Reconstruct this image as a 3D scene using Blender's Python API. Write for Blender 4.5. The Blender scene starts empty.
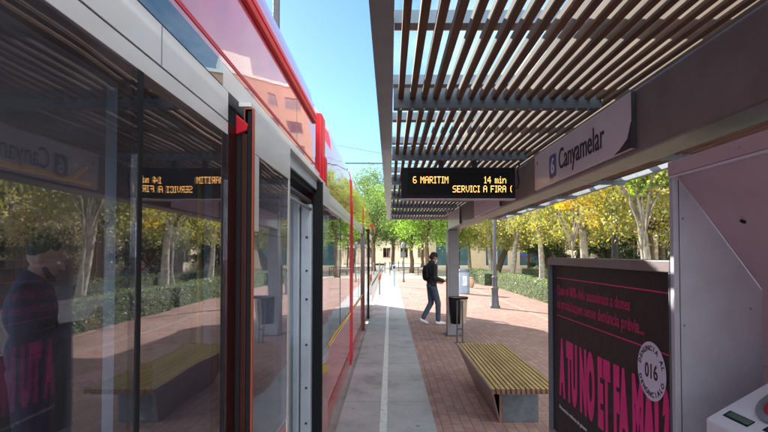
import bpy, bmesh, math, random
import numpy as np
from mathutils import Vector, Matrix, noise
R = math.radians
S = bpy.context.scene
COL = S.collection
random.seed(7)

# ------------------------------------------------------------------ helpers
def link(o, parent=None):
    COL.objects.link(o)
    if parent is not None: o.parent = parent
    return o

def tag(o, label=None, cat=None, group=None, kind=None):
    if label: o['label'] = label
    if cat: o['category'] = cat
    if group: o['group'] = group
    if kind: o['kind'] = kind
    return o

def thing(name, label, cat, loc=(0, 0, 0), rz=0, group=None):
    o = bpy.data.objects.new(name, None)
    o.empty_display_size = .1
    link(o); o.location = loc; o.rotation_euler = (0, 0, rz)
    return tag(o, label, cat, group)

class MB:
    def __init__(s): s.v = []; s.f = []; s.off = Vector((0, 0, 0))
    def add(s, vs, fs):
        b = len(s.v); s.v += [tuple(p) for p in vs]; s.f += [tuple(i + b for i in f) for f in fs]; return s
    def box(s, x0, x1, y0, y1, z0, z1):
        x0, x1 = min(x0, x1), max(x0, x1); y0, y1 = min(y0, y1), max(y0, y1); z0, z1 = min(z0, z1), max(z0, z1)
        vs = [(x0,y0,z0),(x1,y0,z0),(x1,y1,z0),(x0,y1,z0),(x0,y0,z1),(x1,y0,z1),(x1,y1,z1),(x0,y1,z1)]
        return s.add(vs, [(0,3,2,1),(4,5,6,7),(0,1,5,4),(1,2,6,5),(2,3,7,6),(3,0,4,7)])
    def prism(s, pts, axis, a, b):
        """pts: outline of (u,w); axis 'y': (u=x,w=z) extruded y a..b ; 'x': (u=y,w=z); 'z': (u=x,w=y)"""
        n = len(pts)
        def P(u, w, t): return (u, t, w) if axis == 'y' else ((t, u, w) if axis == 'x' else (u, w, t))
        vs = [P(u, w, a) for u, w in pts] + [P(u, w, b) for u, w in pts]
        fs = [tuple(range(n))[::-1], tuple(range(n, 2 * n))] + [(i, (i + 1) % n, n + (i + 1) % n, n + i) for i in range(n)]
        return s.add(vs, fs)
    def tube(s, pts, rad, seg=10, cap=True):
        pts = [Vector(p) for p in pts]
        if not hasattr(rad, '__len__'): rad = [rad] * len(pts)
        b = len(s.v); up = Vector((0, 0, 1))
        prev = None
        for i, p in enumerate(pts):
            d = (pts[min(i + 1, len(pts) - 1)] - pts[max(i - 1, 0)]).normalized()
            if prev is None:
                a = d.cross(up)
                if a.length < .05: a = d.cross(Vector((1, 0, 0)))
            else:
                a = prev - d * prev.dot(d)
            a.normalize(); prev = a; c = d.cross(a)
            for k in range(seg):
                t = 2 * math.pi * k / seg
                s.v.append(tuple(p + (a * math.cos(t) + c * math.sin(t)) * rad[i]))
        for i in range(len(pts) - 1):
            for k in range(seg):
                k2 = (k + 1) % seg
                s.f.append((b + i*seg + k, b + i*seg + k2, b + (i+1)*seg + k2, b + (i+1)*seg + k))
        if cap:
            s.f.append(tuple(b + k for k in range(seg))[::-1]); s.f.append(tuple(b + (len(pts)-1)*seg + k for k in range(seg)))
        return s
    def lathe(s, prof, c=(0, 0, 0), seg=24):
        b = len(s.v); n = len(prof)
        for r, z in prof:
            for k in range(seg):
                t = 2 * math.pi * k / seg
                s.v.append((c[0] + r * math.cos(t), c[1] + r * math.sin(t), c[2] + z))
        for i in range(n - 1):
            for k in range(seg):
                k2 = (k + 1) % seg
                s.f.append((b+i*seg+k, b+i*seg+k2, b+(i+1)*seg+k2, b+(i+1)*seg+k))
        s.f.append(tuple(b + k for k in range(seg))[::-1]); s.f.append(tuple(b + (n-1)*seg + k for k in range(seg)))
        return s
    def xf(s, M):
        s.v = [tuple(M @ Vector(p)) for p in s.v]; return s
    def build(s, name, mat, parent=None, bevel=0, smooth=False, seg=2):
        me = bpy.data.meshes.new(name); me.from_pydata(s.v, [], s.f); me.update()
        bm = bmesh.new(); bm.from_mesh(me); bmesh.ops.recalc_face_normals(bm, faces=bm.faces); bm.to_mesh(me); bm.free()
        if mat: me.materials.append(mat)
        if smooth:
            me.shade_smooth()
        o = link(bpy.data.objects.new(name, me), parent)
        if smooth:
            try: me.set_sharp_from_angle(angle=R(40))
            except Exception: pass
        if bevel:
            m = o.modifiers.new('b', 'BEVEL'); m.width = bevel; m.segments = seg; m.limit_method = 'ANGLE'; m.angle_limit = R(35)
        return o

def Bx(name, mat, parent, *a, bevel=0): return MB().box(*a).build(name, mat, parent, bevel)

# ------------------------------------------------------------------ materials
MATS = {}
def new_mat(name):
    m = bpy.data.materials.new(name); m.use_nodes = True
    nt = m.node_tree; p = nt.nodes['Principled BSDF']; return m, nt, p
def N(nt, t, **kw):
    n = nt.nodes.new(t)
    for k, v in kw.items():
        if k.startswith('i_'): n.inputs[k[2:].replace('_', ' ')].default_value = v
        else: setattr(n, k, v)
    return n
def ramp(nt, fac, stops):
    r = nt.nodes.new('ShaderNodeValToRGB'); e = r.color_ramp.elements
    while len(e) < len(stops): e.new(.5)
    for el, (p, c) in zip(e, stops):
        el.position = p; el.color = (c[0], c[1], c[2], 1)
    nt.links.new(fac, r.inputs[0]); return r.outputs[0]
def sc(c, k): return tuple(min(1, max(0, x * k)) for x in c)

def pmat(name, color, rough=.5, metal=0, var=.12, scale=6, bump=0, bscale=60, coat=0, spec=.5, wear=None, stretch=None):
    """surface with slight blotchy variation, roughness variation and fine bump"""
    m, nt, p = new_mat(name); L = nt.links
    tc = N(nt, 'ShaderNodeTexCoord'); src = tc.outputs['Object']
    if stretch:
        mp = N(nt, 'ShaderNodeMapping'); mp.inputs['Scale'].default_value = stretch; L.new(src, mp.inputs[0]); src = mp.outputs[0]
    n = N(nt, 'ShaderNodeTexNoise', i_Scale=scale, i_Detail=6, i_Roughness=.65); L.new(src, n.inputs['Vector'])
    stops = [(.3, sc(color, 1 - var)), (.7, sc(color, 1 + var))]
    if wear: stops = [(.25, wear)] + [(.42, sc(color, 1 - var)), (.7, sc(color, 1 + var))]
    L.new(ramp(nt, n.outputs[0], stops), p.inputs['Base Color'])
    mr = N(nt, 'ShaderNodeMapRange'); mr.inputs['To Min'].default_value = max(.02, rough - .1); mr.inputs['To Max'].default_value = min(1, rough + .1)
    n2 = N(nt, 'ShaderNodeTexNoise', i_Scale=scale * 4, i_Detail=3); L.new(src, n2.inputs['Vector'])
    L.new(n2.outputs[0], mr.inputs[0]); L.new(mr.outputs[0], p.inputs['Roughness'])
    p.inputs['Metallic'].default_value = metal; p.inputs['Specular IOR Level'].default_value = spec
    if coat:
        p.inputs['Coat Weight'].default_value = coat; p.inputs['Coat Roughness'].default_value = .06
    if bump:
        n3 = N(nt, 'ShaderNodeTexNoise', i_Scale=bscale, i_Detail=4); L.new(src, n3.inputs['Vector'])
        b = N(nt, 'ShaderNodeBump', i_Strength=bump, i_Distance=.01); L.new(n3.outputs[0], b.inputs['Height']); L.new(b.outputs[0], p.inputs['Normal'])
    return m

def emat(name, color, strength):
    m, nt, p = new_mat(name)
    p.inputs['Base Color'].default_value = (*sc(color, .3), 1); p.inputs['Emission Color'].default_value = (*color, 1)
    p.inputs['Emission Strength'].default_value = strength; return m

def brick_mat(name, c1, c2, mortar, bw, bh, rot=0, msize=.006, rough=.85, stain=.3, offset=.5):
    m, nt, p = new_mat(name); L = nt.links
    tc = N(nt, 'ShaderNodeTexCoord'); mp = N(nt, 'ShaderNodeMapping'); mp.inputs['Rotation'].default_value = (0, 0, rot)
    L.new(tc.outputs['Object'], mp.inputs[0])
    b = N(nt, 'ShaderNodeTexBrick'); b.offset = offset
    b.inputs['Scale'].default_value = 1; b.inputs['Brick Width'].default_value = bw; b.inputs['Row Height'].default_value = bh
    b.inputs['Mortar Size'].default_value = msize; b.inputs['Mortar Smooth'].default_value = .3; b.inputs['Bias'].default_value = 0
    b.inputs['Color1'].default_value = (*c1, 1); b.inputs['Color2'].default_value = (*c2, 1); b.inputs['Mortar'].default_value = (*mortar, 1)
    L.new(mp.outputs[0], b.inputs['Vector'])
    n = N(nt, 'ShaderNodeTexNoise', i_Scale=.9, i_Detail=8, i_Roughness=.7); L.new(tc.outputs['Object'], n.inputs['Vector'])
    g = ramp(nt, n.outputs[0], [(.3, (1 - stain,) * 3), (.65, (1.0,) * 3)])
    n4 = N(nt, 'ShaderNodeTexNoise', i_Scale=14, i_Detail=5, i_Roughness=.8); L.new(tc.outputs['Object'], n4.inputs['Vector'])
    g2 = ramp(nt, n4.outputs[0], [(.3, (.78,) * 3), (.6, (1.0,) * 3)])
    mx = N(nt, 'ShaderNodeMix', data_type='RGBA', blend_type='MULTIPLY'); mx.inputs[0].default_value = 1
    L.new(b.outputs['Color'], mx.inputs[6]); L.new(g, mx.inputs[7])
    mx2 = N(nt, 'ShaderNodeMix', data_type='RGBA', blend_type='MULTIPLY'); mx2.inputs[0].default_value = 1
    L.new(mx.outputs[2], mx2.inputs[6]); L.new(g2, mx2.inputs[7])
    L.new(mx2.outputs[2], p.inputs['Base Color']); p.inputs['Roughness'].default_value = rough
    iv = N(nt, 'ShaderNodeMath', operation='SUBTRACT'); iv.inputs[0].default_value = 1; L.new(b.outputs['Fac'], iv.inputs[1])
    ad = N(nt, 'ShaderNodeMath', operation='MULTIPLY_ADD'); ad.inputs[1].default_value = .35; L.new(n4.outputs[0], ad.inputs[0]); L.new(iv.outputs[0], ad.inputs[2])
    bp = N(nt, 'ShaderNodeBump', i_Strength=.5, i_Distance=.006); L.new(ad.outputs[0], bp.inputs['Height']); L.new(bp.outputs[0], p.inputs['Normal'])
    return m

def concrete_mat(name, col, slab=None):
    m, nt, p = new_mat(name); L = nt.links
    tc = N(nt, 'ShaderNodeTexCoord')
    n = N(nt, 'ShaderNodeTexNoise', i_Scale=1.3, i_Detail=10, i_Roughness=.72); L.new(tc.outputs['Object'], n.inputs['Vector'])
    base = ramp(nt, n.outputs[0], [(.32, sc(col, .60)), (.47, sc(col, .95)), (.7, sc(col, 1.2))])
    v = N(nt, 'ShaderNodeTexNoise', i_Scale=9, i_Detail=6, i_Roughness=.85); L.new(tc.outputs['Object'], v.inputs['Vector'])
    sp = ramp(nt, v.outputs[0], [(.28, (.45,) * 3), (.4, (.95,) * 3), (.6, (1,) * 3)])
    mx = N(nt, 'ShaderNodeMix', data_type='RGBA', blend_type='MULTIPLY'); mx.inputs[0].default_value = 1
    L.new(base, mx.inputs[6]); L.new(sp, mx.inputs[7]); out = mx.outputs[2]
    vo = N(nt, 'ShaderNodeTexVoronoi', i_Scale=3.2); L.new(tc.outputs['Object'], vo.inputs['Vector'])
    gum = ramp(nt, vo.outputs['Distance'], [(.05, (.5,) * 3), (.085, (1,) * 3)])
    mg = N(nt, 'ShaderNodeMix', data_type='RGBA', blend_type='MULTIPLY'); mg.inputs[0].default_value = 1
    L.new(out, mg.inputs[6]); L.new(gum, mg.inputs[7]); out = mg.outputs[2]
    if slab:
        b = N(nt, 'ShaderNodeTexBrick'); b.offset = 0
        b.inputs['Scale'].default_value = 1; b.inputs['Brick Width'].default_value = slab[0]; b.inputs['Row Height'].default_value = slab[1]
        b.inputs['Mortar Size'].default_value = .006; b.inputs['Color1'].default_value = (1, 1, 1, 1); b.inputs['Color2'].default_value = (.94, .945, .95, 1)
        b.inputs['Mortar'].default_value = (.5, .5, .5, 1)
        mp = N(nt, 'ShaderNodeMapping'); mp.inputs['Location'].default_value = slab[2]; L.new(tc.outputs['Object'], mp.inputs[0]); L.new(mp.outputs[0], b.inputs['Vector'])
        m2 = N(nt, 'ShaderNodeMix', data_type='RGBA', blend_type='MULTIPLY'); m2.inputs[0].default_value = 1
        L.new(out, m2.inputs[6]); L.new(b.outputs['Color'], m2.inputs[7]); out = m2.outputs[2]
    L.new(out, p.inputs['Base Color']); p.inputs['Roughness'].default_value = .8
    bp = N(nt, 'ShaderNodeBump', i_Strength=.25, i_Distance=.005); L.new(v.outputs[0], bp.inputs['Height']); L.new(bp.outputs[0], p.inputs['Normal'])
    return m

def glass_mat(name, tint, ior, wav=.02, refl=(.95, .96, 1), wscale=3.0, rough=0.0):
    m, nt, p = new_mat(name); L = nt.links; nt.nodes.remove(p)
    out = nt.nodes['Material Output']
    tr = N(nt, 'ShaderNodeBsdfTransparent'); tr.inputs[0].default_value = (*tint, 1)
    gl = N(nt, 'ShaderNodeBsdfGlossy'); gl.inputs['Color'].default_value = (*refl, 1); gl.inputs['Roughness'].default_value = rough
    fr = N(nt, 'ShaderNodeFresnel'); ge = N(nt, 'ShaderNodeNewGeometry')
    io = N(nt, 'ShaderNodeMapRange'); io.inputs['To Min'].default_value = ior; io.inputs['To Max'].default_value = 1 / ior
    L.new(ge.outputs['Backfacing'], io.inputs[0]); L.new(io.outputs[0], fr.inputs[0])
    mx = N(nt, 'ShaderNodeMixShader'); L.new(fr.outputs[0], mx.inputs[0]); L.new(tr.outputs[0], mx.inputs[1]); L.new(gl.outputs[0], mx.inputs[2])
    if wav:
        tc = N(nt, 'ShaderNodeTexCoord'); n = N(nt, 'ShaderNodeTexNoise', i_Scale=wscale, i_Detail=1); L.new(tc.outputs['Object'], n.inputs['Vector'])
        b = N(nt, 'ShaderNodeBump', i_Strength=wav, i_Distance=.1); L.new(n.outputs[0], b.inputs['Height'])
        L.new(b.outputs[0], gl.inputs['Normal'])
    if wav:
        df = N(nt, 'ShaderNodeBsdfDiffuse'); df.inputs[0].default_value = (.45, .46, .48, 1)
        n5 = N(nt, 'ShaderNodeTexNoise', i_Scale=3.5, i_Detail=9, i_Roughness=.75, i_Distortion=1.2); L.new(tc.outputs['Object'], n5.inputs['Vector'])
        fd = ramp(nt, n5.outputs[0], [(.35, (.004,) * 3), (.75, (.05,) * 3)])
        m3 = N(nt, 'ShaderNodeMixShader'); L.new(fd, m3.inputs[0]); L.new(mx.outputs[0], m3.inputs[1]); L.new(df.outputs[0], m3.inputs[2]); mx = m3
    L.new(mx.outputs[0], out.inputs[0]); return m

def paint_refl(name, col, ior, rough, wav=.02, wscale=2.5):
    """thick lacquer: coloured body under a strongly mirroring film"""
    m, nt, p = new_mat(name); L = nt.links
    p.inputs['Base Color'].default_value = (*col, 1); p.inputs['Roughness'].default_value = .4
    p.inputs['Coat Weight'].default_value = 1; p.inputs['Coat IOR'].default_value = ior; p.inputs['Coat Roughness'].default_value = rough
    tc = N(nt, 'ShaderNodeTexCoord'); n = N(nt, 'ShaderNodeTexNoise', i_Scale=wscale, i_Detail=2); L.new(tc.outputs['Object'], n.inputs['Vector'])
    b = N(nt, 'ShaderNodeBump', i_Strength=wav, i_Distance=.1); L.new(n.outputs[0], b.inputs['Height']); L.new(b.outputs[0], p.inputs['Coat Normal'])
    n2 = N(nt, 'ShaderNodeTexNoise', i_Scale=5, i_Detail=6); L.new(tc.outputs['Object'], n2.inputs['Vector'])
    L.new(ramp(nt, n2.outputs[0], [(.3, sc(col, .85)), (.7, sc(col, 1.1))]), p.inputs['Base Color'])
    return m

def leaf_mat(name, stops, trans=.45):
    m, nt, p = new_mat(name); L = nt.links; nt.nodes.remove(p)
    out = nt.nodes['Material Output']
    g = N(nt, 'ShaderNodeNewGeometry')
    col = ramp(nt, g.outputs['Random Per Island'], stops)
    d = N(nt, 'ShaderNodeBsdfDiffuse'); t = N(nt, 'ShaderNodeBsdfTranslucent'); L.new(col, d.inputs[0])
    hs = N(nt, 'ShaderNodeHueSaturation'); hs.inputs['Value'].default_value = 1.5; hs.inputs['Saturation'].default_value = 1.1
    L.new(col, hs.inputs['Color']); L.new(hs.outputs[0], t.inputs[0])
    mx = N(nt, 'ShaderNodeMixShader'); mx.inputs[0].default_value = trans; L.new(d.outputs[0], mx.inputs[1]); L.new(t.outputs[0], mx.inputs[2])
    gl = N(nt, 'ShaderNodeBsdfGlossy'); gl.inputs['Roughness'].default_value = .45
    m2 = N(nt, 'ShaderNodeMixShader'); m2.inputs[0].default_value = .05; L.new(mx.outputs[0], m2.inputs[1]); L.new(gl.outputs[0], m2.inputs[2])
    L.new(m2.outputs[0], out.inputs[0]); return m

def wood_mat(name, c1, c2, rough=.5, ax=(18, 1.2, 18), coat=0):
    m, nt, p = new_mat(name); L = nt.links
    tc = N(nt, 'ShaderNodeTexCoord'); mp = N(nt, 'ShaderNodeMapping'); mp.inputs['Scale'].default_value = ax; L.new(tc.outputs['Object'], mp.inputs[0])
    n = N(nt, 'ShaderNodeTexNoise', i_Scale=2, i_Detail=8, i_Roughness=.6, i_Distortion=.8); L.new(mp.outputs[0], n.inputs['Vector'])
    g = N(nt, 'ShaderNodeNewGeometry')
    col = ramp(nt, n.outputs[0], [(.3, c1), (.7, c2)])
    v = ramp(nt, g.outputs['Random Per Island'], [(0, (.72,) * 3), (1, (1.0,) * 3)])
    mx = N(nt, 'ShaderNodeMix', data_type='RGBA', blend_type='MULTIPLY'); mx.inputs[0].default_value = 1
    L.new(col, mx.inputs[6]); L.new(v, mx.inputs[7]); L.new(mx.outputs[2], p.inputs['Base Color'])
    p.inputs['Roughness'].default_value = rough
    b = N(nt, 'ShaderNodeBump', i_Strength=.2, i_Distance=.003); L.new(n.outputs[0], b.inputs['Height']); L.new(b.outputs[0], p.inputs['Normal'])
    return m

M = dict(
    brick=brick_mat('brick_paving', (.46, .275, .225), (.35, .20, .17), (.22, .16, .135), .2, .1, rot=R(90)),
    farpave=brick_mat('far_paving', (.54, .48, .40), (.48, .43, .35), (.28, .25, .2), .6, .4, stain=.25),
    concrete=concrete_mat('platform_concrete', (.395, .395, .39), (1.1, 1.95, (.57, .2, 0))),
    kerb=concrete_mat('kerb_concrete', (.36, .36, .34)),
    line=pmat('line_paint', (.66, .68, .64), .7, var=.12, scale=14, wear=(.36, .37, .36)),
    band=pmat('band_stone', (.34, .24, .20), .8, var=.15),
    asphalt=pmat('asphalt', (.06, .06, .062), .9, var=.25, scale=20, bump=.4),
    trackbed=pmat('track_bed', (.13, .12, .11), .9, var=.3, scale=12, bump=.4),
    taupe=pmat('taupe_steel', (.20, .165, .172), .42, var=.2, scale=4, bump=.05, coat=.15),
    purlin=pmat('purlin_steel', (.075, .085, .10), .5, var=.15, scale=5),
    taupe2=pmat('grey_steel', (.13, .145, .17), .5, metal=.2, var=.12, scale=4),
    dark=pmat('dark_metal', (.03, .03, .035), .5, var=.2),
    black=pmat('black_rubber', (.010, .010, .012), .6, var=.2, spec=.2),
    slat=wood_mat('slat_wood', (.115, .046, .028), (.225, .112, .062), .85),
    benchwood=wood_mat('bench_wood', (.34, .225, .085), (.56, .385, .175), .45),
    benchend=pmat('bench_end_wood', (.16, .065, .04), .6, var=.3, scale=20),
    benchbase=pmat('bench_concrete', (.075, .082, .09), .8, var=.3, scale=12, bump=.2),
    red=pmat('tram_red', (.50, .006, .018), .45, var=.06, scale=2, coat=.0, spec=.3),
    redfilm=paint_refl('tram_red_film', (.52, .03, .06), 2.1, .02, wav=.03, wscale=1.4),
    redlower=paint_refl('tram_red_lower', (.55, .012, .02), 1.6, .02, wav=.02),
    brownred=pmat('jamb_brown_red', (.035, .006, .004), .45, var=.1, spec=.25),
    darkred=paint_refl('tram_dark_red', (.085, .008, .006), 1.5, .06),
    whitepaint=pmat('tram_white', (.68, .665, .64), .42, var=.05, scale=2, coat=.25),
    lightgrey=pmat('door_frame_grey', (.56, .63, .70), .4, metal=.3, var=.08),
    orange=pmat('door_edge_orange', (.36, .06, .03), .4),
    yellow=pmat('yellow_paint', (.80, .50, .03), .4),
    glassfront=glass_mat('tram_glass_clear', (.88, .88, .92), 1.9, wav=.018, wscale=2.2),
    glass=glass_mat('tram_glass', (.70, .70, .75), 2.5, wav=.018, wscale=2.2),
    stripglass=glass_mat('tram_dark_strip', (.08, .12, .16), 2.6, wav=.0, refl=(.75, .9, 1)),
    interior=pmat('tram_lining', (.12, .12, .135), .7),
    seat=pmat('seat_fabric', (.12, .03, .10), .8, scale=30, var=.5),
    partition=pmat('tram_partition', (.22, .31, .40), .5, var=.06),
    roofglass=None,
    signpanel=pmat('sign_panel', (.74, .66, .73), .35, var=.05, scale=2, coat=.3),
    signtext=pmat('sign_text', (.02, .018, .03), .5),
    signblue=pmat('sign_blue', (.10, .11, .30), .4),
    signwhite=pmat('sign_white', (.7, .68, .75), .4),
    signred=pmat('sign_red', (.6, .04, .05), .4),
    led=emat('led_amber', (1, .50, .13), .75),
    ledoff=pmat('led_off', (.006, .005, .005), .5, var=.05, spec=.15),
    poster=pmat('poster_black', (.022, .018, .020), .5, var=.35, scale=5, bump=.3, bscale=7, spec=.35),
    pink=pmat('poster_pink', (.72, .022, .20), .55, var=.08),
    pinkdim=pmat('poster_pink_dim', (.42, .018, .11), .55, var=.1),
    sticker=pmat('sticker_white', (.62, .6, .72), .5, var=.04),
    machine=pmat('machine_lilac', (.47, .36, .40), .5, var=.11, scale=4, bump=.06, bscale=200),
    machinegrey=pmat('machine_grey', (.43, .44, .50), .5, var=.11, scale=4, bump=.06, bscale=200),
    machinewhite=pmat('machine_white', (.62, .62, .68), .4, var=.03),
    lcd=pmat('lcd_green', (.06, .11, .08), .2, var=.05),
    ring=pmat('ring_grey', (.20, .21, .24), .35, metal=.3),
    redpad=pmat('pad_red', (.40, .010, .03), .35),
    postgrey=pmat('post_paint', (.16, .155, .16), .5, var=.1),
    lamppaint=pmat('lamp_paint', (.085, .09, .105), .5, var=.15),
    tan=pmat('bin_tan', (.34, .25, .17), .6, var=.12, scale=8),
    binblue=pmat('bin_grey_blue', (.26, .34, .42), .6, var=.15, scale=5),
    bark=pmat('plane_bark', (.40, .36, .29), .9, var=.35, scale=5, bump=.5, bscale=20, wear=(.20, .17, .12)),
    barkdark=pmat('dark_bark', (.13, .085, .055), .9, var=.35, scale=6, bump=.6, bscale=20),
    leafyellow=leaf_mat('leaf_yellow', [(0, (.55, .42, .06)), (.2, (.36, .36, .07)), (.45, (.17, .23, .06)), (.65, (.28, .23, .11)), (.88, (.24, .28, .08)), (1, (.66, .54, .06))]),
    leafgold=leaf_mat('leaf_gold', [(0, (.8, .52, .01)), (.5, (.7, .46, .02)), (1, (.5, .45, .03))]),
    leaflime=leaf_mat('leaf_lime', [(0, (.12, .24, .03)), (.5, (.24, .37, .04)), (1, (.08, .17, .03))]),
    leafmix=leaf_mat('leaf_mixed', [(0, (.20, .24, .07)), (.35, (.34, .36, .10)), (.6, (.40, .32, .13)), (.8, (.26, .26, .10)), (1, (.6, .5, .09))]),
    leafgreen=leaf_mat('leaf_green', [(0, (.06, .11, .03)), (.6, (.12, .19, .045)), (1, (.2, .27, .06))]),
    leafdark=leaf_mat('leaf_dark', [(0, (.03, .06, .025)), (1, (.07, .11, .04))], .3),
    hedge=leaf_mat('hedge_leaf', [(0, (.10, .15, .06)), (.5, (.19, .25, .10)), (1, (.30, .34, .16))], .3),
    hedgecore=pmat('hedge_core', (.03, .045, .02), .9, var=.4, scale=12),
    soil=pmat('soil', (.16, .11, .07), .95, var=.3, scale=6),
    cream=pmat('cream_render', (.62, .52, .36), .9, var=.08, scale=1.5, bump=.1, bscale=20),
    tanwall=pmat('tan_render', (.55, .36, .24), .9, var=.1, scale=.8),
    orangewall=pmat('orange_brick_wall', (.50, .30, .21), .9, var=.1, scale=.8),
    whitewall=pmat('white_render', (.75, .72, .68), .9, var=.05),
    stone=pmat('stone_trim', (.45, .42, .37), .9),
    winglass=glass_mat('window_glass', (.03, .04, .05), 1.9, wav=0),
    farglass=glass_mat('tram_far_glass', (.22, .225, .25), 1.5, wav=0),
    clearglass=glass_mat('clear_door_glass', (.62, .72, .80), 1.4, wav=0),
    tealglass=pmat('teal_shopfront', (.06, .13, .15), .2, var=.3, scale=1.5),
    shutter=pmat('shutter', (.25, .2, .15), .7),
    skin=pmat('skin', (.38, .21, .15), .55, var=.06, scale=12),
    hair=pmat('hair', (.010, .008, .008), .6, var=.3, scale=60, bump=.8, bscale=90),
    jacket=pmat('black_jacket', (.014, .014, .017), .8, var=.3, scale=14, bump=.5, bscale=16),
    jacket2=pmat('navy_jacket', (.05, .042, .075), .8, var=.3, scale=14, bump=.5, bscale=16),
    jeans=pmat('jeans', (.045, .065, .10), .85, var=.35, scale=9, bump=.4, bscale=22),
    shoe=pmat('shoe', (.62, .58, .56), .6, var=.1),
    phone=pmat('phone_black', (.015, .015, .02), .15),
    carblue=paint_refl('car_paint', (.16, .27, .42), 1.5, .05),
    tyre=pmat('tyre', (.015, .015, .015), .8),
    chrome=pmat('rim_grey', (.4, .4, .42), .35, metal=.8),
    white=pmat('plain_white', (.75, .74, .72), .5),
)
# plum plaid trousers of the passenger
m, nt, p = new_mat('plum_trousers'); tc = N(nt, 'ShaderNodeTexCoord')
w1 = N(nt, 'ShaderNodeTexWave', i_Scale=7, i_Distortion=.6); w1.bands_direction = 'X'; nt.links.new(tc.outputs['Object'], w1.inputs['Vector'])
nt.links.new(ramp(nt, w1.outputs[0], [(.25, (.05, .012, .05)), (.8, (.16, .03, .13))]), p.inputs['Base Color']); p.inputs['Roughness'].default_value = .85
M['plum'] = m
# hazy, slightly dirty roof glazing
m, nt, p = new_mat('roof_glazing'); nt.nodes.remove(p); out = nt.nodes['Material Output']; L = nt.links
tc = N(nt, 'ShaderNodeTexCoord'); mp = N(nt, 'ShaderNodeMapping'); mp.inputs['Scale'].default_value = (1.2, .5, 1); mp.inputs['Rotation'].default_value = (0, 0, .5); L.new(tc.outputs['Object'], mp.inputs[0])
n = N(nt, 'ShaderNodeTexNoise', i_Scale=1.6, i_Detail=8, i_Roughness=.7, i_Distortion=.7); L.new(mp.outputs[0], n.inputs['Vector'])
f = ramp(nt, n.outputs[0], [(.35, (.01,) * 3), (.75, (.12,) * 3)])
tr = N(nt, 'ShaderNodeBsdfTransparent'); tr.inputs[0].default_value = (.82, .93, .97, 1)
tl = N(nt, 'ShaderNodeBsdfTranslucent'); tl.inputs[0].default_value = (.8, .84, .86, 1)
mx = N(nt, 'ShaderNodeMixShader'); L.new(f, mx.inputs[0]); L.new(tr.outputs[0], mx.inputs[1]); L.new(tl.outputs[0], mx.inputs[2]); L.new(mx.outputs[0], out.inputs[0])
M['roofglass'] = m

def struct(name, mb, mat, **k):
    o = mb.build(name, mat, None, **k); o['kind'] = 'structure'; return o

# ------------------------------------------------------------------ text
def text_mb(txt, size, xs=1.0, bold=0.0, align='LEFT', depth=.0015, spacing=1.0, shear=0):
    if txt.startswith('A TU'): spacing = 1.07
    c = bpy.data.curves.new('t', 'FONT'); c.body = txt; c.size = size; c.align_x = align; c.offset = bold; c.extrude = depth
    c.space_character = spacing; c.shear = shear; c.resolution_u = 4
    o = bpy.data.objects.new('t', c); COL.objects.link(o)
    dg = bpy.context.evaluated_depsgraph_get(); me = bpy.data.meshes.new_from_object(o.evaluated_get(dg))
    mb = MB(); mb.v = [(v.co.x * xs, v.co.y, v.co.z) for v in me.vertices]; mb.f = [tuple(p.vertices) for p in me.polygons]
    bpy.data.objects.remove(o); bpy.data.curves.remove(c); bpy.data.meshes.remove(me); return mb
def ext(mb):
    xs = [p[0] for p in mb.v]; ys = [p[1] for p in mb.v]; return min(xs), max(xs), min(ys), max(ys)
def fit(mb, w, h):
    a, b, c, d = ext(mb); kx = w / (b - a); ky = h / (d - c)
    mb.v = [((x - a) * kx, (y - c) * ky, z) for x, y, z in mb.v]; return mb
def frame_negx(x, y, z):   # text plane facing -X, reading toward -Y
    return Matrix(((0, 0, -1, x), (-1, 0, 0, y), (0, 1, 0, z), (0, 0, 0, 1)))
def frame_negy(x, y, z):   # facing -Y, reading toward +X
    return Matrix(((1, 0, 0, x), (0, 0, -1, y), (0, 1, 0, z), (0, 0, 0, 1)))

# ================================================================== SETTING
ZT = -.33
g = MB()
g.box(-400, -2.2 - 1.2, -150, 600, -.6, ZT)
struct('ground', MB().box(-500, 500, -200, 700, -1.2, ZT - .01), M['farpave'])
struct('track_bed', MB().box(-4.3, -.62, -30, 200, -.9, ZT), M['trackbed'])
for i, x in enumerate((-1.2, -2.6)):
    MBr = MB().box(x - .035, x + .035, -30, 200, ZT, ZT + .05)
    struct('rail', MBr, M['taupe2'])
struct('left_pavement', MB().box(-60, -4.4, -30, 200, -.9, -.18), M['farpave'])
struct('platform', MB().box(-.51, .44, -8, 26, -.9, 0), M['concrete'])
struct('platform_line', MB().box(-.1, -.03, -8, 25.9, .0005, .004), M['line'])
struct('brick_paving', MB().box(.44, 7.9, -12, 34, -.9, -.002), M['brick'])
struct('kerb_strip', MB().box(-.62, -.51, -8, 26, -.9, -.03), M['kerb'])
struct('paving_band', MB().box(3.92, 4.04, -12, 34, -.0015, .003), M['band'])
struct('plaza', MB().add([(-.62, 26, 0), (.44, 26, 0), (.44, 34, 0), (60, 34, 0), (60, 200, 0), (-.62, 200, 0)], [(0, 1, 2, 3, 4, 5)]), M['farpave'])
struct('planting_bed', MB().box(7.9, 13.0, -12, 34, -.9, -.004), M['soil'])
struct('side_road', MB().box(13.0, 60, -40, 34, -.9, -.006), M['farpave'])

# ================================================================== TRAM
XS = -.60; XB = -3.1
T = thing('tram', 'long red and white low-floor tram with mirror-like windows stopped along the platform edge', 'tram', (-1.85, 7, ZT))
def TP(mb, name, mat, parent=None, bevel=0, smooth=False):
    par = parent or T
    off = Vector((-1.85, 7, ZT))
    mb.v = [tuple(Vector(p) - off) for p in mb.v]
    return mb.build(name, mat, par, bevel, smooth)
def sub(par_mb, *a, **k): return TP(par_mb, *a, **k)
Y0, Y1 = -4.5, 16.9
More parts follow.
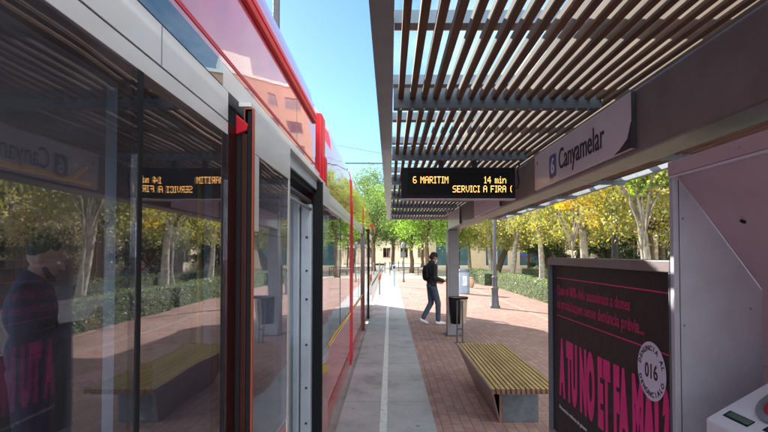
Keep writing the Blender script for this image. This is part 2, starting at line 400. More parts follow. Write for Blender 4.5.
# lower body sides (near), with wheels hidden behind the skirt
def strip(y0, y1, z0, z1, x0=XS - .05, x1=XS): return MB().box(x0, x1, y0, y1, z0, z1)
TP(strip(Y0, 1.86, -.22, .74), 'lower_panel', M['redlower'], bevel=.008)
TP(strip(4.46, 7.58, -.22, .74), 'lower_panel', M['redlower'], bevel=.008)
TP(strip(8.1, 11.0, -.22, .74), 'lower_panel', M['redlower'], bevel=.008)
TP(strip(13.2, 16.4, -.22, .74), 'lower_panel', M['redlower'], bevel=.008)
for y0, y1 in ((4.5, 7.56), (8.12, 10.98), (13.22, 16.3)):
    n = 14; s = MB()
    pts = [(y0 + (y1 - y0) * i / n, .770 + .010 * math.sin(i * .3)) for i in range(n + 1)]
    for i in range(n):
        (a, za), (b, zb) = pts[i], pts[i + 1]
        s.prism([(a, za - .012), (b, zb - .012), (b, zb + .014), (a, za + .014)], 'x', XS - .002, XS + .006)
    TP(s, 'yellow_stripe', M['yellow'])
# window panes
panes = [(-4.4, -2.1), (-2.08, -.42), (-.40, 1.183), (1.203, 1.845), (4.5, 6.02), (6.04, 7.54), (8.14, 9.55), (9.57, 10.96), (13.26, 14.8), (14.82, 16.1)]
for y0, y1 in panes:
    o = TP(strip(y0, y1, .80, 2.09, XS - .008, XS), 'window', M['glassfront' if y0 == -.40 else 'glass'])
    f = MB(); b = .035
    f.box(XS - .03, XS - .009, y0, y1, .80, .80 + b).box(XS - .03, XS - .009, y0, y1, 2.09 - b * 1.3, 2.09).box(XS - .03, XS - .009, y0, y0 + .012, .8 + b, 2.09 - b * 1.3).box(XS - .03, XS - .009, y1 - .012, y1, .8 + b, 2.09 - b * 1.3)
    fo = TP(f, 'window_frame', M['black']); fo.parent = o
for y in (1.193, -.41, -2.09, 6.03, 9.56, 14.81):
    TP(strip(y - .009, y + .009, .80, 2.09, XS - .05, XS + .003), 'mullion', M['black'])
# white band and glass strip above the windows
for y0, y1 in ((Y0, 1.84), (4.5, 7.56), (8.12, 10.98), (13.22, 16.3)):
    TP(strip(y0, y1, 2.092, 2.138), 'white_band', M['whitepaint'])
    TP(strip(y0, y1, 2.144, 2.252), 'white_band', M['whitepaint'])
    TP(strip(y0, y1, 2.138, 2.144, XS - .05, XS - .004), 'groove', M['black'])
TP(strip(-.9, 1.775, 2.254, 2.336, XS - .05, XS + .002), 'display_window', M['stripglass'])
TP(strip(-.9, 1.775, 2.25, 2.34, XS - .07, XS - .052), 'display_backing', M['black'])
TP(strip(1.78, 4.24, 2.254, 2.336), 'upper_panel', M['whitepaint'])
TP(strip(Y0, -.905, 2.254, 2.336), 'upper_panel', M['whitepaint'])
TP(strip(4.46, Y1 - .3, 2.254, 2.336), 'upper_panel', M['redfilm'])
TP(strip(4.47, 5.04, 2.338, 2.70), 'upper_panel', M['redfilm'])
TP(MB().box(XS - .05, XS + .002, Y0, 4.24, 2.358, 2.374), 'groove', M['red'])
TP(MB().box(XS - .05, XS, Y0, 4.24, 2.338, 2.356), 'upper_panel', M['redfilm'])
# upper panel, rail and rounded roof
def roof_profile(y0, y1, name, mat, zlo=2.376, ztop=3.19, lean=.0):
    pts = [(XS, zlo), (XS, 2.66), (XS - .006, 2.8), (XS - .04, 2.95), (XS - .11, 3.07), (XS - .22, ztop + .03), (XS - .35, ztop + .06), (XS - .35, zlo)]
    return TP(MB().prism(pts, 'y', y0, y1), name, mat, smooth=True)
roof_profile(Y0, 4.0, 'roof_fairing', M['redfilm'])
roof_profile(5.05, 7.55, 'roof_fairing', M['redfilm'], zlo=2.34)
roof_profile(7.85, 11.2, 'roof_fairing', M['redfilm'], zlo=2.34)
roof_profile(11.22, 16.2, 'roof_fairing', M['redfilm'], zlo=2.34)
r = MB(); r.prism([(XS, 2.675), (XS + .018, 2.68), (XS + .024, 2.705), (XS + .012, 2.71), (XS + .024, 2.72), (XS + .018, 2.757), (XS, 2.762)], 'y', Y0, 3.92)
TP(r, 'roof_rail', M['red'], bevel=.004)
for yy in (1.1, 3.2, 6.3, 9.4):
    TP(MB().box(XS - .01, XS + .0012, yy - .003, yy + .003, 2.38, 2.66), 'panel_seam', M['darkred'])
for yy in (.2, 1.3):
    TP(MB().box(XS - .01, XS + .0012, yy - .002, yy + .002, 2.145, 2.25), 'panel_seam', M['ring'])
# red module posts
def post(y0, y1, z0, z1, name='module_post', px=.035):
    TP(MB().box(XS - .2, XS + px, y0, y1, z0, z1), name, M['red'], bevel=.02)
post(4.24, 4.46, 2.24, 2.86, px=.02); post(4.26, 4.42, 2.14, 2.5, px=.045); post(7.6, 7.78, -.2, 2.8, px=.012); post(7.9, 8.06, -.2, 2.5, px=.004); post(11.05, 11.2, 2.1, 2.7, px=.01); post(16.42, 16.6, -.2, 2.5, px=.0)
# gangway bellows between the modules
bl = MB()
for k in range(9): bl.box(XB + .1, XS - .04, 7.58 + k * .055, 7.58 + k * .055 + .03, -.1, 2.9)
TP(bl, 'bellows', M['black'])
# roof deck, equipment, far side, floor, ends
TP(MB().box(XB + .3, XS - .34, Y0, 4.0, 2.3, 3.16), 'roof', M['interior'])
TP(MB().box(XB + .3, XS - .34, 5.05, 16.2, 2.3, 3.16), 'roof', M['interior'])
TP(MB().box(XB + .3, XS - .06, 4.0, 5.05, 2.3, 2.70), 'roof', M['black'])
TP(MB().box(-2.5, -1.2, 0, 2.6, 3.17, 3.32), 'roof_unit', M['whitepaint'], bevel=.03)
TP(MB().box(-2.5, -1.2, 8.6, 10.8, 3.17, 3.32), 'roof_unit', M['whitepaint'], bevel=.03)
TP(MB().box(XB, XB + .05, Y0, 5.52, -.22, .85), 'far_side_panel', M['interior'])
TP(MB().box(XB, XB + .05, 5.88, 16.0, -.22, .85), 'far_side_panel', M['interior'])
TP(MB().box(XB, XB + .05, 5.52, 5.88, -.22, .12), 'far_side_panel', M['interior'])
TP(MB().box(XB, XB + .05, Y0, 5.52, 2.05, 3.12), 'far_side_panel', M['interior'])
TP(MB().box(XB, XB + .05, 5.88, 16.0, 2.05, 3.12), 'far_side_panel', M['interior'])
TP(MB().box(XB, XB + .05, 5.52, 5.88, 2.2, 3.12), 'far_side_panel', M['interior'])
ed = [-4.4, -2.5, -.5, 1.5, 3.75, 5.52]
for a, b in zip(ed[:-1], ed[1:]):
    TP(MB().box(XB + .005, XB + .013, a + .07, b - .07, .851, 2.049), 'far_window', M['clearglass'] if b < 4 else M['farglass'])
    TP(MB().box(XB + .002, XB + .05, a - .07, a + .07, .85, 2.05), 'far_pillar', M['black'])
TP(MB().box(XB + .005, XB + .013, 5.53, 5.87, .12, 2.2), 'far_door_glass', M['farglass'])
TP(MB().box(-.995, -.90, 1.74, 1.76, .02, 2.235), 'draught_screen', M['partition'])
TP(MB().tube([(-.89, 1.75, .02), (-.89, 1.75, 2.235)], .012), 'grab_pole', M['chrome'])
y = 5.88
while y < 15.0:
    TP(MB().box(XB + .005, XB + .013, y + .141, y + 1.9, .851, 2.049), 'far_window', M['farglass'])
    TP(MB().box(XB + .002, XB + .05, y, y + .14, .85, 2.05), 'far_pillar', M['black']); y += 1.9
TP(MB().box(XB + .05, XS - .055, Y0, 16.0, -.05, .02), 'floor', M['interior'])
TP(MB().box(XB + .3, XS - .055, Y0, 7.5, 2.24, 2.29), 'ceiling', M['interior'])
TP(MB().box(XB + .1, XS - .1, Y0 - .05, Y0, -.1, 3.0), 'end_wall', M['red'])
nose = MB(); prof = [(-.2, 0), (.9, .1), (1.4, -.1), (2.3, -.55), (2.9, -1.1)]
vs = []; 
for z, dy in prof:
    for x, d in ((XB, -.5), (XB + .4, 0), (-1.85, .22), (XS - .4, 0), (XS, -.5)): vs.append((x, 16.75 + dy + d, z))
fs = [(r_ * 5 + c, r_ * 5 + c + 1, (r_ + 1) * 5 + c + 1, (r_ + 1) * 5 + c) for r_ in range(4) for c in range(4)]
TP(nose.add(vs, fs), 'cab_front', M['darkred'], smooth=True)
# mirror arm at the far end
TP(MB().tube([(XS - .05, 16.3, 2.66), (XS + .06, 16.4, 2.58), (XS + .10, 16.4, 2.5)], .02), 'mirror_arm', M['red'])
TP(MB().box(XS + .06, XS + .13, 16.36, 16.44, 2.32, 2.52), 'mirror', M['darkred'], bevel=.02)
# --- front door: leaves swung outward, opening between
def leaf(y0, y1, side, edge_mat):
    x1 = -.54; x0 = -.575
    r = MB(); r.box(x0, x1, y0, y1, 2.05, 2.225)                 # white header
    r.box(x0, x1, y1 - .05 if side < 0 else y0, y1 if side < 0 else y0 + .03, .02, 2.048)
    r.box(x0, x1, y0 + .02, y0 + .10, 1.74, 2.048) if side < 0 else None
    lf = TP(r, 'door_leaf', M['whitepaint'], bevel=.004)
    gl = TP(MB().box(x0 + .01, x1 - .002 + (0), y0 + .022, y1 - .05, .78, 1.738), 'door_glass', M['glass']); gl.parent = lf
    gl = TP(MB().box(x0 + .01, x1 - .002, y0 + .102, y1 - .05, 1.738, 2.05), 'door_glass', M['glass']); gl.parent = lf
    o = TP(MB().box(x0, x1 - .004, y0 + .022, y1 - .052, .02, .77), 'door_kick_panel', M['redlower']); o.parent = lf
    st = TP(MB().prism([(y0 + .03, .70), (y1 - .06, .62), (y1 - .06, .68), (y0 + .03, .77)], 'x', x1 - .004, x1 + .001), 'yellow_stripe', M['yellow']); st.parent = lf
    o = TP(MB().box(x0, x1 + .003, y0, y0 + .018, .02, 2.225), 'door_edge', edge_mat); o.parent = lf
    return lf
leaf(1.958, 2.70, -1, M['orange'])
leaf(3.98, 4.46, 1, M['black'])
# trailing edge of the near leaf and the dark red jamb behind it
TP(MB().box(-.66, -.600, 1.848, 1.952, -.2, 2.14), 'door_jamb', M['brownred'], bevel=.003)
TP(MB().box(-.599, -.581, 1.945, 1.957, .02, 2.12), 'door_seal', M['black'])
TP(MB().box(-.580, -.558, 1.940, 1.957, .02, 2.12), 'door_trim', M['brownred'], bevel=.003)
TP(MB().box(-.557, -.543, 1.945, 1.957, .02, 2.21), 'door_seal', M['black'])
TP(MB().prism([(-.60, 2.115), (-.60, 2.195), (-.575, 2.175), (-.552, 2.155), (-.558, 2.13)], 'y', 1.930, 1.944), 'door_cap', M['red'], bevel=.004)
# opening: header mechanism, lining, far jamb
TP(MB().box(-.70, -.60, 2.56, 3.96, 2.12, 2.25), 'door_header', M['black'])
TP(MB().tube([(-.63, 2.0, 2.06), (-.63, 3.9, 2.06)], .018), 'door_rail', M['dark'])
TP(MB().tube([(-.62, 2.0, 2.0), (-.62, 3.9, 2.0)], .012), 'door_rail', M['chrome'])
TP(MB().box(-.60, -.55, 1.97, 4.235, 2.236, 2.252), 'door_gutter', M['whitepaint'])
TP(MB().box(-.595, -.58, 2.72, 3.95, 2.16, 2.235), 'door_gutter', M['lightgrey'])
jb = TP(MB().box(-.745, -.70, 3.84, 3.96, .02, 2.1), 'door_jamb', M['lightgrey'], bevel=.006)
jb2 = TP(MB().box(-.692, -.612, 3.88, 3.96, .02, 2.04), 'door_jamb', M['lightgrey'], bevel=.006)
for z in (.35, .62, .95, 1.3, 1.52, 1.78):
    o = TP(MB().lathe([(.008, 0), (.010, .004), (.010, .006)], seg=10).xf(Matrix.Translation((-.645, 3.879, z)) @ Matrix.Rotation(R(90), 4, 'X')), 'bolt', M['dark']); o.parent = jb2
TP(MB().box(-.609, -.542, 3.955, 3.978, .02, 2.22), 'door_seal', M['black'])
TP(MB().box(-.64, -.58, 1.97, 4.4, -.02, .018), 'door_sill', M['chrome'])
TP(MB().box(-1.45, -1.40, 3.9, 4.5, .02, 2.2), 'partition', M['partition'])
TP(MB().box(-1.38, -.70, 3.92, 3.95, .02, 2.2), 'partition', M['lightgrey'])
# second door (closed) with dark red posts
for y0, y1 in ((11.22, 12.1), (12.12, 13.0)):
    o = TP(MB().box(-.60, -.57, y0, y1, .02, 2.2), 'door_leaf', M['darkred'], bevel=.004)
    q = TP(MB().box(-.569, -.565, y0 + .09, y1 - .09, .3, 2.0), 'door_glass', M['glass']); q.parent = o
TP(MB().box(-.66, -.555, 11.0, 11.2, -.2, 2.3), 'door_jamb', M['darkred']); TP(MB().box(-.66, -.54, 13.0, 13.18, -.2, 2.3), 'door_jamb', M['black'])
# interior fittings seen through the glass
TP(MB().tube([(-2.05, -3, 2.13), (-2.05, 3.4, 2.13)], .017), 'handrail', M['yellow'])
TP(MB().tube([(-2.05, 3.2, 2.13), (-2.05, 3.36, 2.24)], .017), 'handrail', M['yellow'])
TP(MB().box(-1.70, -.75, 3.60, 3.63, .02, 1.0), 'partition', M['interior'])
def seat(y, x0, x1):
    s = TP(MB().box(x0, x1, y, y + .45, .42, .50), 'seat', M['seat'], bevel=.02)
    o = TP(MB().box(x0, x1, y + .40, y + .48, .51, 1.12), 'backrest', M['seat'], bevel=.03); o.parent = s
    o = TP(MB().box((x0 + x1) / 2 - .05, (x0 + x1) / 2 + .05, y + .1, y + .3, .02, .418), 'seat_leg', M['dark']); o.parent = s
for yy in (4.6, 5.5, 9.0, 10.0, 14.0): seat(yy, -1.15, -.72); seat(yy, -2.95, -2.5)
seat(.1, -2.95, -2.5); seat(1.0, -2.95, -2.5)
TP(MB().tube([(-1.6, 4.2, .02), (-1.6, 4.2, 2.24)], .018), 'grab_pole', M['yellow'])
TP(MB().tube([(-1.2, 6.6, .02), (-1.2, 6.6, 2.24)], .018), 'grab_pole', M['yellow'])

# ================================================================== SHELTER
SH = thing('shelter', 'open tram stop shelter of taupe steel beam with slatted wooden canopy over the platform', 'shelter', (1.3, 6, 0))
def SP(mb, name, mat, bevel=0, smooth=False, parent=None):
    mb.v = [tuple(Vector(p) - Vector((1.3, 6, 0))) for p in mb.v]; return mb.build(name, mat, parent or SH, bevel, smooth)
CE = 12.2; CS = -1.6
SP(MB().box(1.20, 1.41, CS, 10.42, 2.143, 2.465), 'beam', M['taupe'], bevel=.018)
SP(MB().box(1.195, 1.40, 10.16, 10.40, -.0, 2.14), 'post', M['postgrey'], bevel=.006)
SP(MB().box(1.165, 1.193, 10.14, 10.42, 0, 2.14), 'post_flange', M['taupe'])
SP(MB().box(1.13, 1.36, -1.2, -.95, 0, 2.14), 'post', M['postgrey'], bevel=.006)
SP(MB().box(1.12, 1.46, 10.08, 10.48, 0, .012), 'base_plate', M['dark'])
SP(MB().box(-.07, .015, CS, CE, 2.484, 2.492).box(-.07, -.064, CS, CE, 2.492, 2.515), 'fascia', M['taupe'])
SP(MB().box(2.80, 2.86, CS, CE, 2.52, 2.66), 'fascia', M['taupe'], bevel=.004)
SP(MB().box(.02, 2.80, CE - .06, CE, 2.49, 2.64), 'fascia', M['taupe'], bevel=.004)
sl = MB(); bays = [CS] + [2.84 + 1.55 * k for k in range(-2, 7) if CS < 2.84 + 1.55 * k < CE - .3] + [CE - .061]
x = .062
while x < 2.68:
    for a, b in zip(bays[:-1], bays[1:]):
        j1, j2 = random.gauss(0, .0012), random.gauss(0, .0012); z0 = 2.531 + random.uniform(-.0015, .0015); w2 = .0152 + random.uniform(-.0006, .0006)
        sl.add([(x - w2 + j1, a + .003, z0), (x + w2 + j1, a + .003, z0), (x + w2 + j2, b - .003, z0), (x - w2 + j2, b - .003, z0),
                (x - w2 + j1, a + .003, z0 + .043), (x + w2 + j1, a + .003, z0 + .043), (x + w2 + j2, b - .003, z0 + .043), (x - w2 + j2, b - .003, z0 + .043)],
               [(0,3,2,1),(4,5,6,7),(0,1,5,4),(1,2,6,5),(2,3,7,6),(3,0,4,7)])
    x += .0665
sl_o = SP(sl, 'slat_deck', M['slat'])
bo = MB(); x = .062
while x < 1.17:
    for a in bays[1:-1]:
        if a > 0: bo.box(x - .006, x + .006, a - .022, a - .010, 2.472, 2.479)
    x += .0665
SP(bo, 'slat_bolts', M['chrome'])
py = []
y = 2.84 - 1.55 * 3
while y < CE - .3:
    SP(MB().box(.02, 1.198, y - .03, y + .03, 2.478, 2.526).box(.02, 1.198, y - .004, y + .004, 2.526, 2.60), 'purlin', M['purlin'])
    SP(MB().box(1.412, 2.80, y - .03, y + .03, 2.478, 2.526), 'purlin', M['purlin'])
    py.append(y); y += 1.55
y = -1.0
while y < CE - .2:
    SP(MB().box(.02, 2.80, y - .035, y + .035, 2.70, 2.76), 'roof_bar', M['taupe2'])
    SP(MB().box(.02, 2.80, y + .036, y + .044, 2.70, 2.725), 'roof_bar_gasket', M['yellow']); y += .82
SP(MB().box(-.02, 2.86, CS, CE, 2.765, 2.775), 'roof_glazing', M['roofglass'])
SP(MB().box(-.05, -.0, CS, CE, 2.735, 2.764), 'roof_edge', M['taupe2'])

for a in bays[1:-1]:
    SP(MB().box(-.02, .015, a - .02, a + .02, 2.4925, 2.735), 'hanger_strut', M['taupe2'])
def sign_board(y0, y1, label, full):
    s = thing('stop_sign', label, 'sign', (1.18, (y0 + y1) / 2, 2.3), 0, 'stop name signs on the shelter beam')
    off = Vector((1.18, (y0 + y1) / 2, 2.3))
    def P(mb, nm, mt, bevel=0):
        mb.v = [tuple(Vector(p) - off) for p in mb.v]; return mb.build(nm, mt, s, bevel)
    z0, z1 = 2.165, 2.445
    P(MB().box(1.176, 1.197, y0, y1, z0, z1), 'panel', M['signpanel'], .003)
    P(MB().box(1.175, 1.198, y0 - .003, y0 - .0005, z0, z1), 'end_cap', M['dark'])
    if full:
        P(MB().prism([(y0 + .001, z0 + .001), (y0 + .19, z0 + .001), (y0 + .12, z0 + .02), (y0 + .04, z0 + .055), (y0 + .001, z0 + .13)], 'x', 1.1735, 1.1755), 'torn_corner', M['signtext'])
        b = MB()
        w, h, rr = .15, .165, .025; pts = []
        for cx, cz, a0 in ((w-rr, h-rr, 0), (rr, h-rr, 90), (rr, rr, 180), (w-rr, rr, 270)):
            for k in range(5): a = R(a0 + k * 22.5); pts.append((3.52 + cx + rr * math.cos(a), 2.205 + cz + rr * math.sin(a)))
        P(b.prism(pts, 'x', 1.1735, 1.1755), 'line_badge', M['signblue'])
        t = fit(text_mb('6', .13, bold=.002), .07, .115); t.xf(frame_negx(1.172, 3.63, 2.23)); P(t, 'line_number', M['signwhite'])
        t = text_mb('Canyamelar', .16, bold=.0); a, bb, c, d = ext(t); k = .735 / (bb - a)
        t.v = [((X - a) * k, Y * k * 1.32, Z) for X, Y, Z in t.v]; t.xf(frame_negx(1.1735, 3.46, 2.238)); P(t, 'stop_name', M['signtext'])
        P(MB().box(1.1735, 1.1755, 3.96, 3.985, 2.36, 2.385), 'red_mark', M['signred'])
    else:
        P(MB().box(1.1735, 1.1755, y0 + .3, y1 - .2, 2.30, 2.303), 'thin_line', M['signblue'])
    return s
sign_board(2.42, 4.05, 'long lilac stop name sign reading Canyamelar with a blue 6 badge', True)
sign_board(5.36, 6.98, 'plain lilac sign board on the beam just behind the amber display', False)
sign_board(8.45, 10.1, 'short-looking lilac sign board on the beam above the far post', False)

# ---- LED departure display
F = {'A':['01110','10001','10001','11111','10001','10001','10001'],'C':['01110','10001','10000','10000','10000','10001','01110'],
'E':['11111','10000','10000','11110','10000','10000','11111'],'F':['11111','10000','10000','11110','10000','10000','10000'],
'I':['111','010','010','010','010','010','111'],'M':['10001','11011','10101','10101','10001','10001','10001'],
'R':['11110','10001','10001','11110','10100','10010','10001'],'S':['01111','10000','10000','01110','00001','00001','11110'],
'T':['11111','00100','00100','00100','00100','00100','00100'],'V':['10001','10001','10001','10001','10001','01010','00100'],
'6':['01110','10000','10000','11110','10001','10001','01110'],'1':['010','110','010','010','010','010','111'],
'4':['00010','00110','01010','10010','11111','00010','00010'],'m':['00000','00000','11010','10101','10101','10101','10101'],
'i':['010','000','110','010','010','010','111'],'n':['00000','00000','10110','11001','10001','10001','10001'],
' ':['000']*7,'(':['001','010','010','010','010','010','001']}
DS = thing('departure_display', 'black departure display with amber dot letters hanging under the canopy', 'display', (.61, 4.5, 2.28))
def DP(mb, nm, mt, bevel=0, parent=None, smooth=False):
    mb.v = [tuple(Vector(p) - Vector((.61, 4.5, 2.28))) for p in mb.v]; return mb.build(nm, mt, parent or DS, bevel, smooth)
hs = DP(MB().box(.10, 1.117, 4.44, 4.56, 2.145, 2.42), 'housing', M['black'], .006)
DP(MB().box(.10, 1.117, 4.436, 4.562, 2.136, 2.1445), 'bottom_lip', M['machine'])
sc_ = DP(MB().box(.155, 1.07, 4.434, 4.4395, 2.185, 2.375), 'screen', M['ledoff'])
def led(txt, x, z, pitch):
    mb = MB(); cx = x
    for ch in txt:
        gph = F[ch]
        for r_, row in enumerate(gph):
            for c, b in enumerate(row):
                if b == '1':
                    px = cx + c * pitch; pz = z - r_ * pitch * 1.32
                    mb.box(px, px + pitch * .8, 4.4305, 4.4335, pz - pitch * 1.0, pz)
        cx += (len(gph[0]) + 1) * pitch
    return mb, cx - x
PT = .0067
for txt, x, z, pt in (('6 MARITIM', .205, 2.340, PT), ('14 min', .840, 2.340, PT), ('SERVICI A FIRA (', .558, 2.258, PT * .97)):
    for word in txt.split(' '):
        mb, w = led(word, x, z, pt); DP(mb, 'led_word', M['led'], parent=sc_); x += w + 4 * pt
for x in (.46, .76):
    DP(MB().box(x - .02, x + .02, 4.47, 4.53, 2.42, 2.53), 'hanger', M['dark'])
DP(MB().tube([(1.117, 4.5, 2.25), (1.15, 4.5, 2.24), (1.165, 4.5, 2.30), (1.15, 4.5, 2.40), (1.17, 4.5, 2.46)], .006, 6), 'cable', M['black'])

# ================================================================== BENCH
BN = thing('bench', 'long low bench with yellow wooden slats and sloping taupe steel side', 'bench', (1.2, 5.6, 0))
def BP(mb, nm, mt, bevel=0):
    mb.v = [tuple(Vector(p) - Vector((1.2, 5.6, 0))) for p in mb.v]; return mb.build(nm, mt, BN, bevel)
b = MB(); n = 14; pitch = .0445
for i in range(n): b.box(.905 + i * pitch, .905 + i * pitch + .030, 4.48, 6.78, .418, .452)
BP(b, 'seat_slats', M['benchwood'], .002)
e = MB()
for i in range(n): e.box(.906 + i * pitch, .906 + i * pitch + .028, 4.474, 4.4785, .405, .450)
BP(e, 'slat_ends', M['benchend'])
BP(MB().box(.92, 1.50, 4.56, 6.7, .385, .416), 'seat_frame', M['dark'])
bb = MB()
for i in range(n):
    for yy in (4.62, 5.62, 6.64): bb.box(.905 + i * pitch + .012, .905 + i * pitch + .018, yy - .003, yy + .003, .4515, .4535)
BP(bb, 'bolts', M['dark'])
BP(MB().add([(.895, 4.47, .447), (.895, 6.80, .447), (1.07, 6.35, .0), (1.07, 4.95, .0), (.911, 4.47, .447), (.911, 6.80, .447), (1.083, 6.35, .0), (1.083, 4.95, .0)],
   [(0,1,2,3),(4,7,6,5),(0,3,7,4),(1,5,6,2),(0,4,5,1),(3,2,6,7)]), 'side_plate', M['taupe'])
BP(MB().box(1.10, 1.46, 4.95, 6.33, 0, .384), 'base', M['benchbase'], .006)
BP(MB().box(1.072, 1.0985, 4.94, 4.965, 0.0, .384), 'corner_strip', M['benchend'])

# ================================================================== LITTER BIN by the post
LB = thing('litter_bin', 'small black and tan litter basket on two legs beside the shelter post', 'litter bin', (1.30, 9.55, 0))
prof = lambda s: [(.145 * s, .34), (.165 * s, .58), (.18 * s, .82)]
lb = MB(); 
lb.lathe([(.14, .34), (.16, .58), (.175, .82), (.165, .82), (.15, .60), (.13, .36)], seg=28)
lb.build('basket', M['tan'], LB, smooth=True)
hb = MB(); seg = 14
for rr in ((.1465, .335), (.168, .58), (.184, .826)):
    for k in range(seg + 1):
        t = R(95 + 180 * k / seg)
        hb.v.append((rr[0] * math.cos(t), rr[0] * math.sin(t), rr[1]))
for i in range(2):
    for k in range(seg):
        a = i * (seg + 1) + k; hb.f.append((a, a + 1, a + seg + 2, a + seg + 1))
o = hb.build('shell', M['black'], LB, smooth=True); md = o.modifiers.new('s', 'SOLIDIFY'); md.thickness = .004
MB().lathe([(.186, .80), (.19, .83), (.18, .835), (.176, .80)], seg=28).build('rim', M['black'], LB, smooth=True)
for dx in (-.05, .05):
    MB().box(dx - .012, dx + .012, -.215, -.185, 0, .78).build('leg', M['dark'], LB)
MB().box(-.09, .09, -.24, -.16, 0, .01).build('foot_plate', M['dark'], LB)
MB().box(-.038, .038, -.21, -.19, .24, .27).build('crossbar', M['dark'], LB)

# ================================================================== POSTER CASE
PC = thing('poster_case', 'dark framed advertising case with black poster and pink lettering beside the ticket machine', 'advertising case', (1.29, 3.0, 0))
def PP(mb, nm, mt, bevel=0, parent=None):
    mb.v = [tuple(Vector(p) - Vector((1.29, 3.0, 0))) for p in mb.v]; return mb.build(nm, mt, parent or PC, bevel)
ya, yb = 2.16, 3.83
PP(MB().box(1.205, 1.37, ya, yb, 1.57, 1.622), 'top_frame', M['taupe'], .004)
PP(MB().box(1.205, 1.37, ya, yb, .28, .34), 'bottom_frame', M['taupe'], .004)
PP(MB().box(1.205, 1.37, yb - .03, yb, .34, 1.57), 'side_frame', M['taupe2'], .004)
PP(MB().box(1.205, 1.37, ya, ya + .012, .34, 1.57), 'side_frame', M['taupe2'], .004)
PP(MB().box(1.25, 1.36, ya + .05, yb - .05, .34, 1.57), 'case_back', M['dark'])
po = PP(MB().box(1.232, 1.2485, ya + .013, yb - .031, .341, 1.569), 'poster', M['poster'])
PX = 1.2305
def T_(txt, w, h, y, z, mat, bold=.0, nm='poster_text', xx=PX):
    t = fit(text_mb(txt, .2, bold=bold, depth=.0006), w, h); t.xf(frame_negx(xx, y, z)); return PP(t, nm, mat, parent=po)
PP(MB().box(PX - .0006, PX + .001, 2.22, 3.70, 1.474, 1.480), 'poster_rule', M['pink'], parent=po)
PP(MB().box(PX - .0006, PX + .001, 2.22, 3.70, 1.200, 1.206), 'poster_rule', M['pink'], parent=po)
T_('Quan el 80% dels assassinats a dones', 1.12, .080, 3.69, 1.345, M['pinkdim'], .004)
T_('es produïxquen sense denúncia prèvia...', 1.26, .092, 3.69, 1.235, M['pinkdim'], .004)
T_('A TU NO ET FA MAL?', 1.44, .43, 3.66, .625, M['pink'], .014)
T_('Denuncia la violència de gènere', .5, .03, 3.66, .53, M['signwhite'], .0)
cy, cz, cr = 2.365, 1.10, .137
pts = [(cy + cr * .93 * math.cos(2 * math.pi * k / 48), cz + cr * math.sin(2 * math.pi * k / 48)) for k in range(48)]
PP(MB().prism(pts, 'x', PX - .0035, PX - .0015), 'sticker', M['sticker'], parent=po)
T_('016', .115, .072, cy + .057, cz - .036, M['signtext'], .004, xx=PX - .0042)
def arc_text(txt, top):
    mb = MB(); n = len(txt)
    for i, ch in enumerate(txt):
        if ch == ' ': continue
        t = text_mb(ch, .034, bold=.0012, depth=.0004); a, b_, c, d = ext(t)
        t.v = [(X - (a + b_) / 2, Y - .012, Z) for X, Y, Z in t.v]
        ang = (i - (n - 1) / 2) * R(14.5)
        rr = .108
        if top: Mx = Matrix.Rotation(-ang, 4, 'Z') @ Matrix.Translation((0, rr, 0))
        else: Mx = Matrix.Rotation(ang, 4, 'Z') @ Matrix.Translation((0, -rr, 0))
        t.xf(Mx); mb.add(t.v, t.f)
    mb.xf(frame_negx(PX - .0042, cy, cz)); return mb
PP(arc_text('DENUNCIA AL', True), 'sticker_text', M['signtext'], parent=po)
PP(arc_text('DENÚNCIALO', False), 'sticker_text', M['signtext'], parent=po)
PP(MB().box(1.26, 1.34, ya + .2, ya + .3, 0, .28), 'leg', M['dark']); PP(MB().box(1.26, 1.34, yb - .3, yb - .2, 0, .28), 'leg', M['dark'])
if 0: PP(MB().box(1.222, 1.225, ya + .013, yb - .031, .341, 1.569), 'cover_glass', glass_mat('case_glass', (.97, .97, .97), 1.10, wav=.02, wscale=6))

# ================================================================== TICKET MACHINE
TM = thing('ticket_machine', 'lilac grey ticket machine hood and white console in the near right corner', 'ticket machine', (1.5, 1.5, 0))
def MP(mb, nm, mt, bevel=0, parent=None, smooth=False):
    mb.v = [tuple(Vector(p) - Vector((1.5, 1.5, 0))) for p in mb.v]; return mb.build(nm, mt, parent or TM, bevel, smooth)
my0, my1 = .55, 2.145
MP(MB().prism([(1.20, 1.80), (1.20, 2.04), (1.9, 2.04), (1.9, 0), (1.20, 0)], 'y', my1 - .03, my1), 'side_panel', M['machinegrey'], .003)
MP(MB().prism([(1.20, 1.80), (1.20, 2.04), (1.9, 2.04), (1.9, 0), (1.20, 0)], 'y', my0, my0 + .03), 'side_panel', M['machinegrey'], .003)
MP(MB().box(1.195, 1.225, my0, my1, 1.985, 2.045), 'hood_fascia', M['machine'], .004)
MP(MB().box(1.197, 1.212, my0 + .031, my1 - .002, 1.975, 1.983), 'hood_lip', M['machinewhite'])
MP(MB().box(1.226, 1.9, my0 + .031, my1 - .031, 2.005, 2.04), 'hood_top', M['machine'])
MP(MB().add([(1.214, my0 + .031, 1.982), (1.214, my1 - .031, 1.982), (1.29, my1 - .031, 1.885), (1.29, my0 + .031, 1.885), (1.57, my1 - .031, 1.50), (1.57, my0 + .031, 1.50)],
   [(0, 1, 2, 3), (3, 2, 4, 5)]), 'hood_underside', M['machine'])
MP(MB().box(1.57, 1.60, my0 + .031, my1 - .031, 0, 1.50), 'back_panel', M['machine'])
MP(MB().lathe([(.011, 0), (.011, .004), (.004, .004)], seg=14).xf(Matrix.Translation((1.365, 1.93, 1.777)) @ Matrix.Rotation(R(-54 - 90), 4, 'Y')), 'lock', M['black'])
